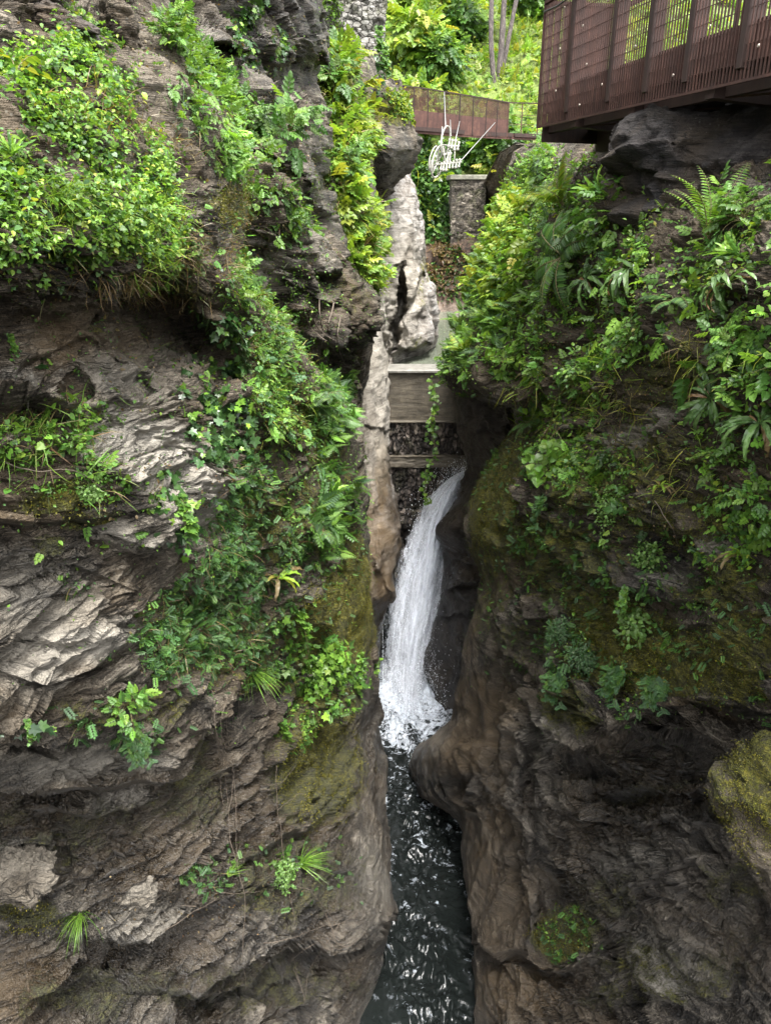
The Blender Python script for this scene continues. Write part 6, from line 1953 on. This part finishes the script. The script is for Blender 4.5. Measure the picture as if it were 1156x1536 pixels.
FR, HT = "ferns on the right slope", "hart's tongue ferns"
for a in [
    # right slope
    ('fern_bright', 1042, 370, 165, "large fresh green shuttlecock fern below the dark boulder on the right", FR),
    ('fern_yellow', 848, 305, 100, "upright yellowish fern under the left end of the near walkway", FR),
    ('fern_pale', 845, 378, 135, "pale grey green drooping fern left of the leafy shrub on the right slope", FR),
    ('fern_yellow', 696, 530, 55, "yellow green fern on the leafy lip above the weir's right end", FR),
    ('fern_dark', 1005, 460, 90, "dark drooping fern beneath the large fresh green fern", FR),
    ('fern_bright', 730, 480, 55, "small light green fern on the steep bank facing the pale polished rock", FR),
    ('fern_pale', 800, 630, 60, "small blue green fern hanging at the edge of the black hollow", FR),
    ('strap_bright', 905, 290, 70, "upright strap leaved fern with shiny leaves right of the yellowish fern", HT),
    ('strap_droop', 945, 425, 110, "drooping strap leaved fern in the middle of the right slope", HT),
    ('strap_droop', 880, 425, 80, "smaller drooping strap fern left of the middle one on the right slope", HT),
    ('strap_droop', 1105, 440, 110, "strap fern with long narrow leaves at the right edge below the fresh fern", HT),
    ('strap_droop', 1062, 595, 95, "strap fern spilling over the bare brown slope", HT),
    ('strap_droop', 1135, 650, 110, "hanging strap fern with the longest leaves at the right edge", HT),
    ('strap_dry', 1110, 838, 60, "strap fern with a yellowing leaf low on the right edge", HT),
    ('strap_bright', 752, 490, 42, "small bright strap fern above the hanging lip of leaves", HT),
    ('strap_dry', 992, 735, 45, "tiny yellowish strap fern on the bare slope under the brown rock", HT),
    ('strap_bright', 1115, 385, 70, "glossy strap fern between the fresh fern and the right edge", HT),
    ('shrub_pinn', 905, 350, 120, "spreading shrub with divided leaves in front of the dark boulder", None),
    ('shrub_pinn', 1120, 330, 110, "shrub with divided leaves at the right edge below the walkway", None),
    ('shrub_broad', 775, 420, 75, "shrub with large pale leaves near the top of the hanging bank", None),
    ('shrub_broad', 770, 545, 70, "large leaved plant just above the black hollow", None),
    ('shrub_broad', 830, 695, 90, "large pale leaved clump on the ridge right of the waterfall top", None),
    ('shrub_leafy', 955, 510, 90, "bushy green shrub at the top of the bare diagonal slope", None),
    ('shrub_leafy', 870, 560, 85, "bushy green shrub left of the bare diagonal slope", None),
    ('shrub_pinn', 1110, 510, 90, "shrub with light divided leaves above the spilling strap fern", None),
    ('shrub_leafy', 1120, 590, 90, "leafy shrub at the right edge just above the longest strap fern", None),
    ('shrub_leafy', 1080, 710, 80, "leafy shrub with round leaves below the hanging strap fern", None),
    ('shrub_pinn', 1125, 760, 70, "small divided leaved shrub low at the right edge", None),
    ('mound_bright', 765, 395, 60, "bright leafy clump below the stone pier", None),
    ('mound_oval', 965, 840, 60, "bright hanging leafy clump above the mossy bulge", None),
    ('mound_oval', 945, 930, 78, "bright nettle like clump in the middle of the mossy bulge", None),
    ('mound_oval', 905, 775, 50, "leafy clump on the brown ledge below the ridge plants", None),
    ('mound_pale', 868, 985, 52, "pale clump of small leaves on the left of the mossy bulge", None),
    ('mound_pale', 835, 945, 45, "grey green twiggy clump at the left rim of the mossy bulge", None),
    ('trail_small', 980, 1015, 62, "longest of the small leaved strands trailing below the mossy bulge", "trailing strands on the mossy bulge"),
    ('trail_small', 925, 1000, 70, "small leaved strand trailing left of the longest one on the mossy bulge", "trailing strands on the mossy bulge"),
    ('trail_small', 845, 1010, 60, "small leaved strand trailing from the left corner of the mossy bulge", "trailing strands on the mossy bulge"),
    ('trail_small', 815, 740, 60, "thin strand of leaves hanging below the pale leaved ridge clump", None),
    ('trail_ivy', 930, 880, 45, "short trail of bright leaves at the dark crack over the mossy bulge", None),
    ('trail_ivy', 1003, 950, 40, "little trailing plant in the dark slot right of the mossy bulge", None),
    ('palm', 812, 235, 85, "dark drooping palm leaves under the corner of the near walkway", None),
    # left side
    ('sapling', 20, 105, 120, "young sapling with oval leaves at the top left edge", None),
    ('sapling_wide', 75, 100, 80, "small sapling with long rounded leaves beside the top left sapling", None),
    ('sapling_wide', 175, 130, 55, "leafy seedling with yellow green leaves on the upper left slope", None),
    ('shrub_pinn', 250, 50, 60, "upright seedling on the crest of the upper left slope", None),
    ('shrub_pinn', 425, 200, 110, "layered light green shrub hanging before the dark crevice", None),
    ('shrub_pinn', 380, 180, 70, "divided leaved shrub left of the layered shrub at the dark crevice", None),
    ('strap_bright', 14, 235, 60, "strap leaved fern at the left edge of the bramble slope", HT),
    ('tuft', 85, 300, 60, "long hanging grass tuft in the bramble slope", None),
    ('shrub_broad', 240, 425, 50, "bright seedling hanging over the dark hollow", None),
    ('trail_dark', 345, 470, 90, "dark ivy trail falling into the deep hollow", None),
    ('trail_dark', 335, 620, 95, "dark ivy curtain beside the pale outcrop", None),
    ('trail_ivy', 265, 745, 90, "ivy strand hanging down the right side of the pale outcrop", None),
    ('shrub_leafy', 110, 690, 95, "tall herb with paired leaves on the mossy left ledge", None),
    ('tuft', 15, 690, 60, "grass tuft at the left end of the mossy ledge", None),
    ('mound_oval', 140, 735, 45, "small bright herb on the mossy ledge below the tall herb", None),
    ('fern_pale', 490, 600, 60, "pale fern on the brink above the mossy left face", None),
    ('fern_pale', 480, 800, 50, "small fern above the flat mossy face", None),
    ('strap_bright', 495, 745, 50, "strap fern on the brink left of the weir", HT),
    ('strap_dry', 415, 880, 75, "yellowing strap fern in the crack beside the mossy face", HT),
    ('shrub_pinn', 185, 1060, 75, "bright five leaflet seedling on the lower left ledge", None),
    ('mound_bright', 480, 1005, 88, "bright ivy clump hanging on the mossy left face", None),
    ('trail_ivy', 445, 920, 90, "thin ivy strand beside the yellowing strap fern", None),
    ('trail_ivy', 425, 1085, 60, "small ivy trail at the left of the lower mossy block", None),
    ('tuft', 128, 1362, 48, "single bright grass tuft on the dark lower left rock", None),
    ('tuft', 455, 1295, 46, "bright grass tuft near the lower middle of the left cliff", None),
    ('tuft', 345, 1316, 30, "tiny grass tuft on the ledge right of the pale stone", None),
    ('tuft', 385, 1010, 50, "grass tuft hanging under the creeper edge", None),
    ('trail_ivy', 40, 1080, 40, "small ivy sprig at the left edge of the lower ledge", None),
    ('trail_small', 210, 1095, 60, "grey small leaved sprig hanging below the bright seedling", None),
    ('trail_ivy', 20, 505, 40, "small pale ivy sprig on the brown rock at the left edge", None),
    ('mound_oval', 430, 1308, 44, "small leafy clump beside the lower grass tuft", None),
    # buttress and pale rock
    ('shrub_pinn', 505, 120, 85, "yellow green shrub at the top of the narrow buttress", None),
    ('shrub_pinn', 525, 250, 70, "yellow tiered seedling on the side of the narrow buttress", None),
    ('tuft_yellow', 545, 340, 40, "bright hanging grass on the lower part of the buttress", None),
]:
    plant(*a[:5], group=a[5])
HG = "shrubs on the far hillside"
for a in [
    ('mound_far', 625, 80, 90, "yellow green shrub mid slope directly above the footbridge's left end", HG), ('mound_far_dark', 690, 60, 70, "green shrub left of the tree trunks on the far hillside", HG),
    ('mound_far', 625, 175, 80, "yellow green shrub in front of the footbridge beside the overhanging boulder", HG), ('mound_far_dark', 660, 105, 70, "green shrub just above the footbridge railing", HG),
    ('mound_far', 610, 20, 70, "light shrub beside the rubble wall at the top of the photo", HG), ('mound_far_dark', 790, 20, 70, "green shrub right of the tree trunks at the top edge", HG),
    ('mound_far', 660, 25, 60, "light green shrub near the top edge left of the thin tree", HG), ('mound_far_dark', 745, 235, 80, "dark green shrub below the footbridge above the stone pier", HG),
    ('mound_far', 760, 275, 70, "bright shrub right of the stone pier", HG),
]:
    plant(*a[:5], group=a[5], hill=True, lean=.2)

# climbers on the rubble wall
WALL_P = [((566, 40), .9, 'trail_ivy', "bright climber on the right side of the rubble wall"), ((560, 85), .9, 'trail_dark', "dark climber at the foot of the rubble wall"), ((497, 5), .6, 'mound_bright', "small leafy clump on the rubble wall's top left corner"), ((575, 70), .8, 'trail_ivy', "leafy climber at the right foot of the rubble wall")]
for (x, y), s, pr, lb in WALL_P:
    if pr not in _made: continue
    src = _made[pr]
    o = src.copy(); COL.objects.link(o)
    for c in src.children:
        c2 = c.copy(); c2.parent = o; COL.objects.link(c2)
    o.rotation_mode = 'XYZ'; o.rotation_euler = (0, 0, 0.2)
    o.location = P3(x, y, 19.0)
    o.scale = (s,) * 3
    nm, cat = KIND[pr.split('_')[0]]
    o.name = nm
    tag(o, lb, cat)

# vine hanging in front of the weir
def weir_vine():
    p = Plant(77)
    t = np.linspace(0, 1, 26)
    A = np.array([pt(646 + 6 * math.sin(k * 5) + 4 * math.sin(k * 13), 572 + 180 * k, 23.35 + .1 * math.sin(k * 7)) for k in t])
    o = A[0].copy(); A -= o
    p.twig(A, .012, .006)
    k = p.r.integers(0, 26, 120)
    p.leaves(L_IVY, A[k] + p.r.normal(0, .07, (120, 3)), np.stack([p.r.normal(0, 1, 120), -np.abs(p.r.normal(.3, .5, 120)), p.r.normal(-.7, .4, 120)], 1), np.array([0, -.7, .6]) + p.r.normal(0, .3, (120, 3)), p.r.uniform(.07, .15, 120), G_MID + G_BRIGHT)
    r = p.make('hanging_vine')
    r.location = o
    tag(r, "slender leafy vine hanging down the front of the weir", "vine")


weir_vine()


# ---- dry stems and roots
def dry_stem(name, label, paths, d_off=-.07, r=.0045, cat="root"):
    mb = MB()
    org = None
    rr = np.random.default_rng(len(label))
    for pts in paths:
        W = []
        for x, y in pts:
            h = pick(x, y)
            if h is None: continue
            W.append(h[1] * (1 + d_off / h[0]))
        if len(W) < 2: continue
        W = np.array(W)
        W = resample(W[None], [7] * (len(W) - 1), 1)[0]
        W = W + .02 * np.stack([noise3(W * 6, 900 + i) for i in range(3)], 1)
        if org is None: org = Vector(W[0])
        mb.tube(W, np.linspace(r, r * .45, len(W)), 5, cap=False)
    if org is None: return
    V = np.concatenate(mb.v) - np.array(org)
    o = mesh_np(name, V, [np.concatenate(mb.q)], M_TWIG)
    o.location = org
    tag(o, label, cat)


dry_stem("dry_vine", "bundle of dry brown vines hanging under the creeper edge on the left cliff", [[(325, 1035), (330, 1100), (345, 1180), (352, 1260)], [(335, 1040), (348, 1110), (358, 1200), (362, 1300)], [(345, 1040), (338, 1090), (345, 1150)], [(362, 1035), (366, 1080)], [(322, 1060), (335, 1130), (340, 1200)], [(352, 1260), (366, 1340), (370, 1420), (376, 1480)], [(340, 1100), (355, 1160), (350, 1220)]], cat="vine", r=.005)
dry_stem("dry_vine", "long pale stem climbing the lower mossy block of the left cliff", [[(420, 1150), (422, 1220), (436, 1300), (444, 1380)], [(422, 1208), (450, 1188), (470, 1192)], [(400, 1180), (430, 1170), (450, 1150)]], cat="stem")
dry_stem("dry_twig", "thin bent stem crossing the rock bulge near the stream at the lower left", [[(450, 1325), (475, 1340), (508, 1376)], [(400, 1420), (440, 1410), (480, 1400), (515, 1382), (545, 1362)], [(495, 1370), (510, 1420), (530, 1425), (550, 1400), (558, 1382)]], cat="stem")
dry_stem("hanging_root", "dry root tangle dangling from the bulge at the bottom of the left cliff", [[(515, 1380), (490, 1410), (470, 1460), (455, 1500)], [(443, 1380), (447, 1440), (452, 1490)], [(440, 1440), (455, 1430), (475, 1418)], [(446, 1450), (458, 1475), (450, 1500)]], cat="root")
dry_stem("dry_twig", "forked pale twig on the ledge right of the pale stone", [[(255, 1400), (290, 1365), (335, 1340)], [(300, 1358), (275, 1350)], [(330, 1335), (385, 1345), (400, 1340)]], cat="twig")
dry_stem("hanging_root", "matted brown roots hanging under the ledge beside the buttress", [[(470, 455), (480, 490), (505, 520)], [(485, 450), (488, 490), (512, 545)], [(460, 465), (470, 500), (490, 515)], [(500, 460), (498, 500), (505, 530)], [(515, 470), (512, 520), (512, 550)]], cat="roots", r=.012)
dry_stem("dry_twig", "reddish thin stem lying on the mossy left ledge", [[(0, 695), (60, 700), (120, 712), (160, 730)]], cat="stem", r=.005)
dry_stem("hanging_root", "thin pale root curving along the right slope above the mossy bulge", [[(985, 745), (1000, 790), (1010, 820)]], cat="root", r=.006)


# ---- trees on the far hillside
def tree(name, pix, radii, label, crown_at, seed):
    root_h = pick(pix[0][0], pix[0][1], True)
    d = root_h[0]
    base = Vector(root_h[1])
    r = empty(name, base)
    tag(r, label, "tree", "trees on the far hillside")
    pts = [np.array(base) - UP * .3] + [np.array(pt(x, y, d + .02 * i)) for i, (x, y) in enumerate(pix[1:])]
    dirn = pts[-1] - pts[-2]
    for k in range(3):
        pts.append(pts[-1] + unit(dirn) * 2.2 + np.array([.15 * (-1) ** k, 0, .2]))
    P = resample(np.array(pts)[None], [6] * (len(pts) - 1), 1)[0]
    m = MB().tube(P, np.linspace(radii[0], radii[1], len(P)) * (1 + .12 * noise3(P * 3, seed)), 12)
    rr = np.random.default_rng(seed)
    top = P[-1]
    for k in range(6):
        a = rr.uniform(0, 6.28)
        e = top + np.array([math.cos(a) * 1.8, math.sin(a) * 1.8, rr.uniform(.3, 2.0)])
        s = P[-rr.integers(1, 9)]
        m.tube([s, (s + e) / 2 + UP * .2, e], [radii[1] * .6, radii[1] * .4, .02], 6)
    m.build('trunk', M_BARK, r, True)
    n = 1500
    u = unit(rr.normal(0, 1, (n, 3)))
    c = top + UP * 1.2
    pos = c + u * (rr.random((n, 1)) ** .5) * np.array([2.6, 2.6, 2.0]) * (1 + .4 * noise3(u * 2, seed)[:, None])
    V, T, C = leaf_arrays(L_PINN, pos, u + rr.normal(0, .4, (n, 3)), UP + rr.normal(0, .3, (n, 3)), rr.uniform(.25, .5, n), palette(rr, n, G_MID + G_BRIGHT))
    mesh_np('crown', V - np.array(base), T, M_LEAF, r, {'leaf': C}, smooth=False)


tree("tree", [(737, 118), (736, 60), (738, -20)], (.15, .11), "straight tree trunk, left of the pair above the footbridge", None, 3)
tree("tree", [(753, 112), (752, 66), (757, -20)], (.19, .10), "forked tree's straight stem right of the straight trunk", None, 5)
tree("tree", [(755, 108), (762, 60), (778, -20)], (.14, .085), "leaning tree trunk rising to the right behind the forked tree", None, 7)
tree("tree", [(699, 30), (699, 5), (701, -30)], (.12, .09), "thin tree trunk at the top edge left of the other trunks", None, 9)
